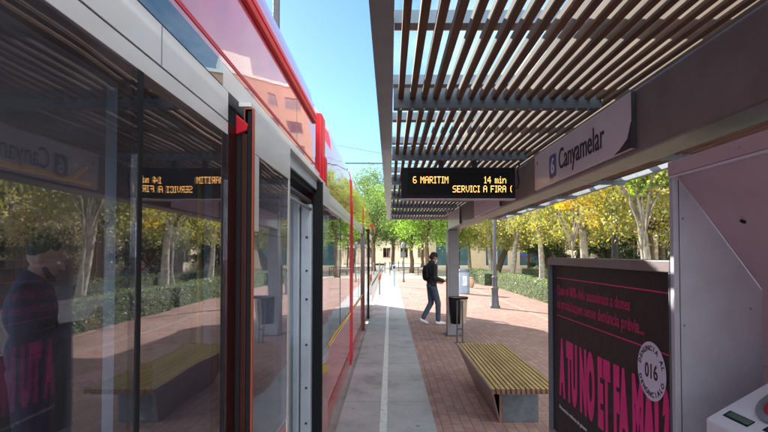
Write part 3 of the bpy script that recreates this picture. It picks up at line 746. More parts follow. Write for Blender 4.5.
for y_ in (my1 - .05, 1.7, 1.2, .8):
    MP(MB().lathe([(.006, 0), (.006, .003)], seg=10).xf(Matrix.Translation((1.1955, y_, 2.015)) @ Matrix.Rotation(R(-90), 4, 'Y')), 'screw', M['chrome'])
for x_, z_ in ((1.24, 1.80), (1.24, 1.35), (1.24, .9), (1.52, 1.42), (1.52, 1.0)):
    MP(MB().lathe([(.005, 0), (.005, .002)], seg=10).xf(Matrix.Translation((x_, my1 - .0305, z_)) @ Matrix.Rotation(R(90), 4, 'X')), 'screw', M['ring'])
MP(MB().box(1.222, 1.2245, my1 - .0315, my1 - .0300, .05, 1.965), 'seam', M['black'])
MP(MB().box(1.5685, 1.5698, my0 + .031, my1 - .031, 1.18, 1.183), 'seam', M['ring'])
# console with sloping top
cf = Vector((1.135, 0, 1.035)); sl_ = .56
def top(x): return 1.062 + (x - 1.135) * sl_
MP(MB().prism([(1.135, .9), (1.135, top(1.135)), (1.56, top(1.56)), (1.56, .9)], 'y', .6, 1.815), 'console', M['machinewhite'], .008)
MP(MB().box(1.17, 1.56, .62, 1.80, 0, .898), 'cabinet', M['machinegrey'], .004)
nv = Vector((-sl_, 0, 1)).normalized(); ex = Vector((0, -1, 0)); ey = Vector((1, 0, sl_)).normalized()
def on_top(y, x, lift=0):
    Mx = Matrix.Identity(4)
    for i in range(3):
        Mx[i][0] = ex[i]; Mx[i][1] = ey[i]; Mx[i][2] = ex.cross(ey)[i]; Mx[i][3] = (x, y, top(x))[i] + ex.cross(ey)[i] * lift
    return Mx
# frame check: ex x ey points up-left
MP(MB().box(-.06, .06, -.016, .016, 0, .002).xf(on_top(1.715, 1.185, .0005)), 'display_bezel', M['black'])
MP(MB().box(-.048, .058, -.010, .012, 0, .001).xf(on_top(1.715, 1.185, .003)), 'display', M['lcd'])
MP(MB().box(-.06, .06, -.018, .018, 0, .002).xf(on_top(1.545, 1.20, .0005)), 'display_bezel', M['black'])
MP(MB().box(-.048, .058, -.010, .012, 0, .001).xf(on_top(1.545, 1.20, .003)), 'display', M['signblue'])
MP(MB().lathe([(.108, 0), (.108, .012), (.10, .016), (.086, .014), (.084, .004), (.04, .004)], seg=48).xf(on_top(1.625, 1.305, 0)), 'pad_ring', M['ring'], smooth=True)
MP(MB().lathe([(.0838, .0045), (.0838, .006), (.01, .006)], seg=48).xf(on_top(1.625, 1.305, 0)), 'card_pad', M['redpad'])
MP(MB().prism([(-.062, -.012), (-.01, -.012), (-.01, -.032), (.04, 0), (-.01, .032), (-.01, .012), (-.062, .012)], 'z', .0065, .0080).xf(on_top(1.625, 1.305, 0)), 'arrow', M['sticker'])

# ================================================================== PEOPLE
def organic(name, prims, mat, parent, voxel=.01, smooth_it=4, label=None):
    bm = bmesh.new()
    for pr in prims:
        if pr[0] == 'E':     # ellipsoid
            _, c, r_, *rot = pr
            Mx = Matrix.Translation(c) @ (rot[0] if rot else Matrix.Identity(4)) @ Matrix.Diagonal((*r_, 1))
            bmesh.ops.create_uvsphere(bm, u_segments=20, v_segments=12, radius=1, matrix=Mx)
        else:                # chain of (point, radius)
            ch = pr[1]
            for (p0, r0), (p1, r1) in zip(ch[:-1], ch[1:]):
                p0 = Vector(p0); p1 = Vector(p1); d = p1 - p0
                k = max(2, int(d.length / (min(r0, r1) * .45)) + 1)
                for i in range(k + 1):
                    t = i / k
                    bmesh.ops.create_icosphere(bm, subdivisions=2, radius=r0 + (r1 - r0) * t, matrix=Matrix.Translation(p0 + d * t))
    me = bpy.data.meshes.new(name); bm.to_mesh(me); bm.free()
    o = bpy.data.objects.new(name, me); COL.objects.link(o)
    md = o.modifiers.new('r', 'REMESH'); md.mode = 'VOXEL'; md.voxel_size = voxel
    sm = o.modifiers.new('s', 'SMOOTH'); sm.iterations = smooth_it; sm.factor = .5
    dg = bpy.context.evaluated_depsgraph_get(); m2 = bpy.data.meshes.new_from_object(o.evaluated_get(dg))
    bpy.data.objects.remove(o); m2.name = name; m2.materials.clear(); m2.materials.append(mat); m2.shade_smooth()
    for p in m2.polygons: p.material_index = 0
    q = link(bpy.data.objects.new(name, m2), parent)
    if label: q['label'] = label
    return q

def hand(wrist, direction, palm_n, thumb_side, curl, L_=.18):
    """palm + five fingers; direction: wrist->knuckles, palm_n: palm normal, thumb_side: unit vector"""
    w = Vector(wrist); d = Vector(direction).normalized(); nrm = Vector(palm_n).normalized(); ts = Vector(thumb_side).normalized()
    P = []
    kn = w + d * L_ * .48
    for i, off in enumerate((.03, .010, -.010, -.028)):
        P.append(('C', [(w + ts * off * .5, .014), (kn + ts * off, .0115)]))
        ln = (.40, .45, .42, .33)[i] * L_
        a = kn + ts * off; dirv = d.copy(); seg_ = [(a, .0092)]
        for j, fr in enumerate((.45, .30, .25)):
            ang = curl * (.7, 1.0, .8)[j]
            q = Matrix.Rotation(1, 3, 'X')
            ax = d.cross(nrm).normalized()
            dirv = (Matrix.Rotation(ang, 3, ax) @ dirv)
            a = a + dirv * ln * fr; seg_.append((a, (.0086, .0078, .0068)[j]))
        P.append(('C', seg_))
    tb = w + d * .03 + ts * .022
    t1 = tb + (d * .6 + ts * .7 + nrm * .25).normalized() * .04; t2 = t1 + (d * .85 + ts * .2 + nrm * .45).normalized() * .032; t3 = t2 + (d * .8 + nrm * .6).normalized() * .022
    P.append(('C', [(w + d * .015 + ts * .01, .014), (t1, .0105), (t2, .0095), (t3, .008)]))
    return P

def head_prims(c, pitch, k=1.0):
    """c: centre of head; face toward +Y; pitch>0 looks down"""
    Rm = Matrix.Rotation(-pitch, 4, 'X')
    def q(x, y, z): return Vector(c) + (Rm @ Vector((x * k, y * k, z * k)))
    P = [('E', q(0, -.01, .025), (.074 * k, .092 * k, .09 * k), Rm), ('E', q(0, .02, -.035), (.058 * k, .068 * k, .075 * k), Rm),
         ('C', [(q(0, .088, .012), .010 * k), (q(0, .106, -.022), .0135 * k)]),      # nose
         ('C', [(q(-.045, .076, .026), .011 * k), (q(.045, .076, .026), .011 * k)]),  # brow
         ('C', [(q(-.02, .084, -.056), .0085 * k), (q(.02, .084, -.056), .0085 * k)]),  # lips
         ('E', q(0, .07, -.088), (.026 * k, .02 * k, .018 * k), Rm),
         ('E', q(.076, -.008, -.002), (.010 * k, .018 * k, .030 * k), Rm), ('E', q(-.076, -.008, -.002), (.010 * k, .018 * k, .030 * k), Rm)]
    return P, q

def person_walk():
    T_ = thing('person', 'person in black jacket, blue jeans and backpack walking with a phone in hand', 'person', (.98, 11.75, 0), R(-72))
    P, q = head_prims((0, .06, 1.565), R(28))
    nk = (0, .0, 1.42)
    P += [('C', [((0, 0, 1.38), .06), ((0, .03, 1.50), .052)]), ('E', (0, 0, 1.2), (.15, .1, .2)), ('E', (0, 0, .95), (.14, .1, .12)),
          ('C', [((.09, 0, .9), .08), ((.09, .12, .5), .055), ((.09, .12, .12), .04)]), ('C', [((-.09, 0, .9), .08), ((-.09, .02, .5), .055), ((-.09, -.20, .16), .04)]),
          ('C', [((.19, 0, 1.36), .05), ((.23, -.02, 1.1), .042), ((.17, .24, 1.02), .030)]), ('C', [((-.19, 0, 1.36), .05), ((-.24, -.04, 1.08), .042), ((-.16, .20, .98), .030)])]
    P += hand((.17, .25, 1.02), (-.2, 1, .1), (-1, -.1, .2), (0, .2, 1), .55) + hand((-.16, .21, .98), (.15, 1, -.1), (1, 0, .1), (0, .2, 1), .5)
    body = organic('body', P, M['skin'], T_, .007)
    J = [('E', (0, -.01, 1.27), (.185, .125, .19)), ('E', (0, 0, 1.05), (.17, .125, .16)), ('C', [((-.17, -.005, 1.37), .07), ((.17, -.005, 1.37), .07)]), ('C', [((0, -.01, 1.40), .09), ((0, .0, 1.45), .075)]),
         ('C', [((.19, 0, 1.36), .068), ((.24, -.02, 1.1), .060), ((.18, .20, 1.03), .046)]), ('C', [((-.19, 0, 1.36), .068), ((-.25, -.04, 1.08), .060), ((-.17, .16, .99), .046)]),
         ('C', [((-.1, 0, .93), .085), ((.1, 0, .93), .085)])]
    organic('jacket', J, M['jacket'], T_, .011)
    Tr = [('E', (0, -.01, .92), (.155, .115, .09)), ('C', [((.085, 0, .88), .095), ((.09, .12, .5), .07), ((.09, .12, .12), .058)]), ('C', [((-.085, 0, .88), .095), ((-.09, .02, .5), .07), ((-.09, -.18, .16), .058)])]
    organic('trousers', Tr, M['jeans'], T_, .011)
    organic('shoe', [('C', [((.09, .09, .055), .045), ((.09, .22, .045), .042), ((.09, .28, .035), .032)])], M['shoe'], T_, .009)
    organic('shoe', [('C', [((-.09, -.24, .11), .045), ((-.09, -.13, .06), .042), ((-.09, -.08, .035), .032)])], M['shoe'], T_, .009)
    organic('hair', [('E', q(0, -.022, .045), (.086, .097, .086), Matrix.Rotation(R(-28), 4, 'X')), ('E', q(0, -.06, -.01), (.072, .06, .07))], M['hair'], T_, .01)
    organic('backpack', [('E', (0, -.15, 1.23), (.13, .075, .17)), ('E', (0, -.145, 1.13), (.13, .08, .11))], M['black'], T_, .012)
    organic('face_mask', [('E', q(0, .073, -.05), (.045, .038, .04), Matrix.Rotation(R(-28), 4, 'X'))], M['white'], T_, .008)
    ph = thing('phone', 'small phone held low in the walking person\'s hand', 'phone', T_.matrix_basis @ Vector((.02, .37, 1.0)), R(-72))
    MB().box(-.036, .036, -.075, .075, -.004, .004).build('phone_body', M['phone'], ph, .002)
    MB().box(-.033, .033, -.07, .07, .0045, .0055).build('screen', M['lcd'], ph)
person_walk()

def person_tram():
    T_ = thing('person', 'bearded curly-haired person in dark jacket looking at a phone behind the tram glass', 'person', (-2.12, 2.98, .02), R(-68))
    P, q = head_prims((0, .055, 1.60), R(20), 1.02)
    P += [('C', [((0, -.01, 1.40), .062), ((0, .02, 1.53), .055)]), ('E', (0, 0, 1.22), (.16, .11, .2)), ('E', (0, 0, .98), (.15, .1, .13)),
          ('C', [((.09, 0, .92), .085), ((.10, .02, .5), .058), ((.10, 0, .1), .045)]), ('C', [((-.09, 0, .92), .085), ((-.10, .02, .5), .058), ((-.10, 0, .1), .045)]),
          ('C', [((.20, 0, 1.38), .05), ((.25, .02, 1.12), .045), ((.085, .27, 1.20), .030)]), ('C', [((-.20, 0, 1.38), .05), ((-.25, .02, 1.12), .045), ((-.08, .27, 1.18), .030)])]
    P += hand((.08, .28, 1.20), (-.75, .9, .25), (-.5, -.4, .6), (-.2, -.2, 1), .5) + hand((-.075, .28, 1.18), (.75, .9, .25), (.5, -.4, .6), (.2, -.2, 1), .5)
    P += [('E', (.10, .07, .045), (.045, .13, .04)), ('E', (-.10, .07, .045), (.045, .13, .04))]
    b = organic('body', P, M['skin'], T_, .0065)
    for s in (-1, 1):
        e = MB(); e.lathe([(.001, -.011), (.008, -.008), (.0115, 0), (.008, .008), (.001, .011)], seg=12).xf(Matrix.Translation(q(s * .031, .078, .006))); e.build('eye', M['white'], b, smooth=True)
    J = [('E', (0, -.01, 1.29), (.195, .135, .19)), ('E', (0, 0, 1.05), (.18, .135, .18)), ('C', [((-.18, -.005, 1.39), .075), ((.18, -.005, 1.39), .075)]), ('C', [((0, -.02, 1.42), .095), ((0, -.01, 1.47), .08)]),
         ('C', [((.20, 0, 1.38), .072), ((.26, .02, 1.12), .064), ((.11, .24, 1.19), .046)]), ('C', [((-.20, 0, 1.38), .072), ((-.26, .02, 1.12), .064), ((-.105, .24, 1.17), .046)]), ('C', [((-.1, 0, .95), .09), ((.1, 0, .95), .09)])]
    organic('jacket', J, M['jacket2'], T_, .011)
    organic('trousers', [('E', (0, -.01, .93), (.165, .12, .09)), ('C', [((.09, 0, .9), .1), ((.10, .02, .5), .078), ((.10, 0, .1), .065)]), ('C', [((-.09, 0, .9), .1), ((-.10, .02, .5), .078), ((-.10, 0, .1), .065)])], M['jacket2'], T_, .012)
    hr = [('E', q(0, -.03, .045), (.080, .085, .078))]
    rn = random.Random(3)
    for i in range(60):
        a = rn.uniform(0, 2 * math.pi); e_ = rn.uniform(.15, 1.5)
        v = Vector((math.cos(a) * math.cos(e_), math.sin(a) * math.cos(e_), math.sin(e_)))
        if v.y > .75 and v.z < .55: continue
        hr.append(('E', q(v.x * .078, -.018 + v.y * .085, .045 + v.z * .082), (.017, .017, .017)))
    organic('hair', hr, M['hair'], T_, .006, 1)
    organic('beard', [('C', [(q(-.055, .03, -.05), .016), (q(-.035, .065, -.085), .019), (q(0, .078, -.098), .02), (q(.035, .065, -.085), .019), (q(.055, .03, -.05), .016)]), ('C', [(q(-.02, .092, -.043), .005), (q(.02, .092, -.043), .005)])], M['hair'], T_, .006, 2)
    ph = thing('phone', 'dark phone held in both hands by the bearded tram passenger', 'phone', T_.matrix_basis @ Vector((0, .375, 1.26)), R(-68))
    ph.rotation_euler = (R(55), 0, R(-68))
    MB().box(-.037, .037, -.078, .078, -.004, .004).build('phone_body', M['phone'], ph, .002)
    MB().box(-.033, .033, -.072, .072, .0045, .0055).build('screen', M['lcd'], ph)
person_tram()

# ================================================================== STREET FURNITURE
LP = thing('lamp_post', 'tall dark grey lamp post with flared base in front of the hedge', 'street lamp', (3.22, 15.4, 0))
MB().lathe([(.165, 0), (.165, .04), (.13, .10), (.105, .35), (.10, .55), (.115, .57), (.115, .62), (.085, .65), (.075, .9), (.088, .92), (.088, .95), (.062, .98), (.052, 2.2), (.045, 4.6)], seg=20).build('pole', M['lamppaint'], LP, smooth=True)
MB().tube([(0, 0, 4.5), (0, 0, 4.75), (-.25, 0, 4.95), (-.6, 0, 4.98)], .03).build('arm', M['lamppaint'], LP, smooth=True)
MB().lathe([(.05, .12), (.10, .1), (.26, 0), (.26, -.03)], (-.68, 0, 4.88), seg=20).build('lamp_shade', M['lamppaint'], LP, smooth=True)
MB().lathe([(.2, 0), (.14, -.08), (.05, -.11)], (-.68, 0, 4.84), seg=16).build('lamp_glass', M['white'], LP, smooth=True)

WB = thing('recycling_bin', 'pale blue-grey cylindrical bin with a faded poster standing before the hedge', 'bin', (3.08, 20.9, 0))
MB().lathe([(.22, 0), (.24, .02), (.24, .90), (.225, .94)], seg=24).build('drum', M['binblue'], WB, smooth=True)
MB().lathe([(.25, .90), (.25, .95), (.22, 1.02), (.08, 1.06), (.02, 1.06)], seg=24).build('lid', M['taupe2'], WB, smooth=True)
MB().box(-.08, .09, -.250, -.232, .35, .75).build('poster', M['signwhite'], WB)
MB().tube([(-.05, -.252, .45), (.0, -.252, .65), (.05, -.252, .5)], .008, 6).build('scribble', M['signblue'], WB)

VP_ = thing('ticket_validator', 'slim grey validator post at the far end of the platform', 'validator', (.21, 25.6, 0))
MB().lathe([(.10, 0), (.08, .02), (.055, .05), (.055, .8)], seg=16).build('post', M['binblue'], VP_, smooth=True)
MB().box(-.10, .10, -.07, .07, .8, 1.1).build('head', M['binblue'], VP_, .02)
MB().box(-.06, .06, -.074, -.071, .9, 1.04).build('screen', M['phone'], VP_)

SL = thing('path_lamp', 'short thin path lamp with small lantern beyond the platform end', 'lamp', (.80, 29.5, 0))
MB().lathe([(.08, 0), (.07, .1), (.045, .15), (.035, 2.0)], seg=12).build('pole', M['lamppaint'], SL, smooth=True)
MB().lathe([(.05, 2.0), (.10, 2.02), (.13, 2.25), (.10, 2.3), (.02, 2.38)], seg=12).build('lantern', M['taupe2'], SL, smooth=True)

bdesc = []
for i in range(8):
    x, y = -1.7 + i * .42, 38 + i * 1.6
    B = thing('bollard', 'slim dark bollard in the row across the far plaza', 'bollard', (x, y, 0), 0, 'bollards across the far plaza')
    MB().lathe([(.06, 0), (.05, .02), (.05, .85), (.06, .86), (.06, .93), (.03, .97)], seg=12).build('shaft', M['postgrey'], B, smooth=True)
BR = thing('low_barrier', 'low reddish metal barrier rail across the far plaza', 'barrier', (1.6, 39, 0))
MB().tube([(-1.6, 0, .62), (1.8, 0, .62)], .03).tube([(-1.6, 0, .35), (1.8, 0, .35)], .02).build('rail', M['benchend'], BR)
for dx in (-1.6, -.5, .6, 1.8): MB().tube([(dx, 0, 0), (dx, 0, .66)], .035).build('post', M['benchend'], BR)
HY = thing('boundary_marker', 'small orange marker post standing right beside the tram nose', 'marker', (-.42, 20.2, 0))
MB().lathe([(.03, 0), (.03, .6)], seg=12).build('post', M['postgrey'], HY, smooth=True)
MB().lathe([(.03, .6), (.055, .63), (.055, .80), (.03, .84)], seg=12).build('head', M['orange'], HY, smooth=True)

# catenary mast and wires
CM = thing('catenary_mast', 'tall dark overhead line mast rising behind the tram', 'mast', (-4.0, 17.4, -.18))
MB().box(-.10, .10, -.10, .10, 0, 11.2).build('mast', M['dark'], CM, .01)
MB().box(-.16, .16, -.16, .16, 0, .3).build('foot', M['kerb'], CM)
SW = thing('span_wire', 'thin cross wire with bracket hanging over the track beyond the canopy', 'wire', (0, 20, 5.3))
MB().tube([(-1.9, 0, 0), (9.0, 0, -.05)], .025, 6).build('bracket_tube', M['dark'], SW)
MB().tube([(-2.3, 0, .75), (.5, .0, .25), (9.0, 0, .0)], .007, 6).build('stay_wire', M['dark'], SW)
CM2 = thing('catenary_mast', 'dark overhead line mast standing among the trees right of the platform', 'mast', (9.0, 20, 0))
MB().lathe([(.14, 0), (.12, 3), (.10, 6)], seg=12).build('mast', M['dark'], CM2, smooth=True)
CW = tag(MB().tube([(-1.85, -20, 5.35), (-1.85, 8, 5.25), (-1.85, 20, 5.3), (-1.85, 45, 5.2), (-1.85, 90, 5.3)], .006, 6).build('contact_wire', M['dark']), 'thin overhead contact wire running above the tram roof', 'wire')

# ================================================================== VEGETATION
def leaves_mesh(name, centers, sizes, seed, flat=.0, shape=6):
    rng = np.random.default_rng(seed); n = len(centers)
    if shape == 6:
        base = np.array([(-.5, 0, 0), (-.12, .16, .05), (-.05, .48, .08), (.12, .17, .02), (.58, 0, -.06), (.12, -.17, .02), (-.05, -.48, .08), (-.12, -.16, .05)])
    else:
        base = np.array([(-.5, 0, 0), (0, .28, .05), (.5, 0, 0), (0, -.28, .05)])
    k = len(base)
    a = rng.normal(size=(n, 3)); a /= np.linalg.norm(a, axis=1)[:, None]
    b = rng.normal(size=(n, 3)); b -= (a * b).sum(1)[:, None] * a; b /= np.linalg.norm(b, axis=1)[:, None]
    c = np.cross(a, b)
    V = centers[:, None, :] + sizes[:, None, None] * (base[None, :, 0:1] * a[:, None, :] + base[None, :, 1:2] * b[:, None, :] + base[None, :, 2:3] * c[:, None, :])
    V = V.reshape(-1, 3)
    me = bpy.data.meshes.new(name); me.vertices.add(len(V)); me.vertices.foreach_set('co', V.astype(np.float32).ravel())
    me.loops.add(n * k); me.loops.foreach_set('vertex_index', np.arange(n * k, dtype=np.int32))
    me.polygons.add(n); me.polygons.foreach_set('loop_start', (np.arange(n) * k).astype(np.int32))
    me.update(calc_edges=True); return me

def tree_meshes(seed, H, r0, crown_c, crown_r, nclump, nleaf, lsize, lean=(0, 0), crand=.24, fork=None):
    rn = random.Random(seed); rng = np.random.default_rng(seed)
    tr = MB(); fz = fork or H * .42
    top = Vector((lean[0], lean[1], fz))
    pts = []; rad = []
    for i in range(7):
        t = i / 6; w = Vector((rn.uniform(-1, 1), rn.uniform(-1, 1), 0)) * .05 * (t > 0)
        pts.append(Vector((lean[0] * t ** 1.4, lean[1] * t ** 1.4, fz * t)) + w); rad.append(r0 * (1.25 if i == 0 else 1) * (1 - .35 * t))
    tr.tube(pts, rad, 12)
    clumps = []
    cc = Vector(crown_c); nb = 7
    for b_ in range(nb):
        az = 2 * math.pi * (b_ + rn.random() * .6) / nb; el = rn.uniform(-.1, 1.1)
        tgt = cc + Vector((math.cos(az) * math.cos(el) * crown_r[0] * .8, math.sin(az) * math.cos(el) * crown_r[1] * .8, math.sin(el) * crown_r[2] * .85))
        p0 = pts[-1 - (b_ % 2)]
        mid = p0.lerp(tgt, .5) + Vector((rn.uniform(-.2, .2), rn.uniform(-.2, .2), rn.uniform(.0, .4)))
        q1 = p0.lerp(mid, .5) + Vector((0, 0, .12))
        tr.tube([p0, q1, mid, mid.lerp(tgt, .5), tgt], [r0 * .5, r0 * .42, r0 * .3, r0 * .18, r0 * .05], 7)
        clumps += [tgt, mid.lerp(tgt, .6)]
        for s_ in range(3):
            t2 = mid.lerp(tgt, rn.uniform(.2, .9)) + Vector((rn.gauss(0, 1) * crown_r[0], rn.gauss(0, 1) * crown_r[1], rn.gauss(0, .7) * crown_r[2])) * .32
            tr.tube([mid.lerp(tgt, .3), mid.lerp(t2, .6), t2], [r0 * .16, r0 * .1, r0 * .03], 5); clumps.append(t2)
    while len(clumps) < nclump:
        v = rng.normal(size=3); v /= np.linalg.norm(v); rr = rng.uniform(.35, 1.0) ** .6
        clumps.append(cc + Vector((v[0] * crown_r[0] * rr, v[1] * crown_r[1] * rr, v[2] * crown_r[2] * rr)))
    C = np.array([tuple(c) for c in clumps]); nC = len(C)
    idx = rng.integers(0, nC, nleaf); sig = rng.uniform(.5, 1.3, nC) * crand * crown_r[0] * .55
    P = C[idx] + rng.normal(size=(nleaf, 3)) * sig[idx][:, None] * np.array([1, 1, .75])
    ok = P[:, 2] > 1.9 if crown_c[2] > 3 else P[:, 2] > .1
    P = P[ok]; sz = rng.uniform(.7, 1.3, len(P)) * lsize
    tm = bpy.data.meshes.new('trunk'); tm.from_pydata(tr.v, [], tr.f); tm.update(); tm.shade_smooth()
    return tm, leaves_mesh('crown', P, sz, seed + 5)

def put_tree(meshes, loc, rz, sc_, label, cat, bark, leafm, group, name='plane_tree'):
    t = thing(name, label, cat, loc, rz, group); t.scale = (sc_, sc_, sc_)
    a = link(bpy.data.objects.new('trunk', meshes[0].copy()), t); a.data.materials.append(bark)
    b = link(bpy.data.objects.new('crown', meshes[1].copy()), t); b.data.materials.append(leafm)
    return t

plA = tree_meshes(11, 7, .15, (0, 0, 4.6), (2.7, 2.7, 2.6), 120, 19000, .10, lean=(-.25, .15))
plB = tree_meshes(23, 7, .17, (.2, 0, 4.7), (2.7, 2.7, 2.4), 110, 19000, .10, lean=(.35, -.1))
plC = tree_meshes(37, 7, .14, (0, .2, 4.5), (2.5, 2.6, 2.6), 95, 15000, .10, lean=(.1, .3), fork=3.3)
gr1 = 'autumn plane trees behind the hedge'
rows = [
 (plA, (6.9, 13.2, 0), .4, 1.0, 'leaning pale-trunked plane tree nearest above the white end of the poster case', 'leafyellow'),
 (plB, (7.0, 17.9, 0), 1.9, 1.0, 'golden yellow plane tree above the left part of the poster case', 'leafyellow'),
 (plC, (7.0, 22.9, 0), .9, 1.0, 'thin-crowned pale plane tree directly left of the poster case top corner', 'leafyellow'),
 (plA, (7.0, 28.6, 0), 2.9, 1.0, 'yellow plane tree just right of the tall lamp post', 'leafyellow'),
 (plB, (7.0, 34.5, 0), 4.2, 1.0, 'yellow plane tree just left of the tall lamp post', 'leafyellow'),
 (plC, (6.6, 41, 0), 2.2, 1.05, 'yellow plane tree seen behind the shelter post', 'leafyellow'),
 (plB, (6.9, 8.4, 0), 5.2, 1.0, 'plane tree hidden behind the ticket machine and mirrored in tram glass', 'leafmix'),
]
for ms, loc, rz, s_, lb, lm in rows: put_tree(ms, loc, rz, s_, lb, 'tree', M['bark'], M[lm], gr1)
# golden branch hanging near the lens side
gb = tree_meshes(51, 5, .05, (0, 0, 3.4), (1.0, 1.0, .9), 26, 1700, .14)
put_tree(gb, (5.9, 16.2, 0), 0, .98, 'small bright gold young tree in front of the poster-side plane trees', 'tree', M['bark'], M['leafgold'], None, 'young_tree')
gb2 = tree_meshes(57, 5, .05, (0, 0, 3.5), (.7, .7, .8), 18, 700, .14)
put_tree(gb2, (6.2, 12.2, 0), 0, 1.0, 'small lime green young tree beside the ticket machine edge', 'tree', M['bark'], M['leaflime'], None, 'young_tree')
# mid-depth mixed trees
mxA = tree_meshes(61, 7, .2, (0, 0, 4.4), (3.2, 3.2, 2.8), 100, 13000, .14)
mxB = tree_meshes(67, 7, .26, (.5, 0, 4.2), (3.4, 3.2, 2.7), 100, 12000, .15, lean=(1.3, 0))
for i, (loc, rz, ms, lb, lm) in enumerate([
 ((11.2, 21.5, 0), .3, mxA, 'brownish green tree behind the plane trees above the poster case middle', 'leafmix'),
 ((11.5, 30, 0), 1.3, mxB, 'olive brown tree behind the hedge between the pale trunks', 'leafmix'),
 ((11.0, 15, 0), 2.0, mxA, 'dense olive tree behind the nearest pale plane trunk', 'leafmix'),
 ((11.0, 8.5, 0), 3.0, mxB, 'dense green tree opposite the tram windows, seen only mirrored', 'leafgreen'),
 ((8.3, 39, 0), .0, mxB, 'leaning thick brown-trunked tree right of the shelter post', 'leafmix'),
 ((12.5, 45, 0), .8, mxA, 'brownish tree far behind the leaning brown trunk', 'leafyellow'),
 ((9.9, 25.5, 0), 1.7, mxA, 'low branching olive tree between the two pale trunks left of the poster case', 'leafmix'),
 ((9.6, 47, 0), 2.6, mxA, 'bushy olive tree hiding the teal shopfront behind the grey cylindrical bin', 'leafmix'),
 ((13.4, 38.5, 0), 4.0, mxB, 'bushy green tree just left of the rainbow flag', 'leafgreen'),
 ((13.6, 25.0, 0), 5.0, mxA, 'tall olive tree in front of the cream building right of the rainbow flag', 'leafmix')]):
    put_tree(ms, loc, rz, 1.0, lb, 'tree', M['barkdark'], M[lm], 'mixed trees behind the plane row', 'broadleaf_tree')
# far green trees past the platform end
gA = tree_meshes(71, 8, .2, (0, 0, 5.2), (3.0, 3.0, 3.3), 100, 14000, .16)
gB = tree_meshes(73, 8, .22, (0, 0, 5.4), (3.4, 3.4, 3.2), 100, 14000, .16)
for ms, loc, rz, s_, lb, lm in [
 (gA, (2.6, 35, 0), .2, .92, 'lime green tree left of the walking person under the canopy edge', 'leaflime'),
 (gB, (4.9, 38, 0), 1.2, .92, 'lime and yellow tree directly above the walking person', 'leaflime'),
 (gB, (.3, 52, 0), 2.0, 1.0, 'mid green tree just left of the lime trees at the platform end', 'leafgreen'),
 (gA, (-2.2, 58, 0), 2.5, 1.4, 'tall green tree beyond the tram nose', 'leafgreen'),
 (gB, (-4.6, 66, 0), .5, 1.1, 'dark green tree farthest left behind the tram', 'leafgreen'),
 (gA, (1.9, 44, 0), 5.0, .95, 'green tree between the short path lamp and the walking person', 'leafgreen'),
 (gB, (-1.6, 49, 0), 3.2, .95, 'dense green tree behind the bollards left of the validator post', 'leafgreen'),
 (gA, (6.4, 47, 0), 1.1, 1.0, 'olive tree filling the gap behind the shelter post', 'leafmix'),
 (gA, (4.0, 62, 0), 3.5, 1.1, 'green tree far behind the lime trees', 'leafgreen'),
 (gB, (8.8, 60, 0), 4.5, 1.1, 'far green tree behind the shelter post', 'leafmix')]:
    put_tree(ms, loc, rz, s_, lb, 'tree', M['barkdark'], M[lm], 'green trees beyond the platform end', 'street_tree')
# dark low evergreens
ev = tree_meshes(81, 3, .12, (0, 0, 1.6), (1.5, 1.5, 1.2), 50, 7000, .10)
for loc, lb in (((11.0, 25.3, 0), 'dark rounded evergreen shrub beside the rightmost pale trunk left of the poster case'), ((12.0, 18.5, 0), 'dark evergreen shrub behind the poster case'), ((9.2, 10.5, 0), 'dark evergreen shrub opposite the front tram window'), ((10.5, 33.5, 0), 'dark evergreen shrub behind the lamp post hedge')):
    put_tree(ev, loc, random.random() * 6, 1.0, lb, 'shrub', M['barkdark'], M['leafdark'], 'dark evergreen shrubs', 'evergreen_shrub')

def hedge(x0, x1, y0, y1, h, label, seed, dens=260):
    rng = np.random.default_rng(seed)
    cx, cy = (x0 + x1) / 2, (y0 + y1) / 2
    t = thing('hedge', label, 'hedge', (cx, cy, 0), 0, 'clipped hedges along the paving')
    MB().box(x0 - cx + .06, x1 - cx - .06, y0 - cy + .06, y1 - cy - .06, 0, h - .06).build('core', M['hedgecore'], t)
    P = []
    def face(n, f): P.append(f(rng.random(n), rng.random(n)))
    dx, dy = x1 - x0, y1 - y0
    face(int(dy * h * dens), lambda u, v: np.stack([np.full(len(u), -dx / 2), (u - .5) * dy, v * h], 1))
    face(int(dy * h * dens * .4), lambda u, v: np.stack([np.full(len(u), dx / 2), (u - .5) * dy, v * h], 1))
    face(int(dy * dx * dens * .8), lambda u, v: np.stack([(v - .5) * dx, (u - .5) * dy, np.full(len(u), h)], 1))
    for s_ in (-1, 1): face(int(dx * h * dens), lambda u, v: np.stack([(u - .5) * dx, np.full(len(u), s_ * dy / 2), v * h], 1))
    P = np.concatenate(P)
    wob = np.array([noise.noise(Vector((p[0] * 1.5 + cx, (p[1] + cy) * 1.1, p[2] * 2))) for p in P])
    P[:, 0] += np.sign(P[:, 0]) * wob * .08; P[:, 2] += (P[:, 2] > h * .9) * wob * .08
    P += rng.normal(size=P.shape) * .03
    P[:, 2] = np.maximum(P[:, 2], .02)
    me = leaves_mesh('leaves', P, rng.uniform(.05, .085, len(P)), seed, shape=4); me.materials.append(M['hedge'])
    link(bpy.data.objects.new('foliage', me), t)
hedge(5.25, 6.1, 15.4, 25.5, .66, 'long clipped hedge running behind the lamp post to the poster case', 1)
hedge(5.25, 6.1, 2.5, 14.7, .66, 'clipped hedge nearest the shelter, mirrored in the tram windows', 2)
hedge(4.9, 5.8, 26.2, 33.5, .68, 'far clipped hedge behind the round grey bin', 3, 160)
hedge(8.6, 9.4, 14, 33, .75, 'second clipped hedge behind the plane tree trunks', 4, 120)
hedge(8.2, 9.0, 3, 13, .95, 'thick hedge behind the mirrored gap opposite the tram', 5, 120)
ut = thing('stone_urn', 'small rounded orange-brown stone pot in front of the far hedge', 'pot', (3.95, 24.5, 0))
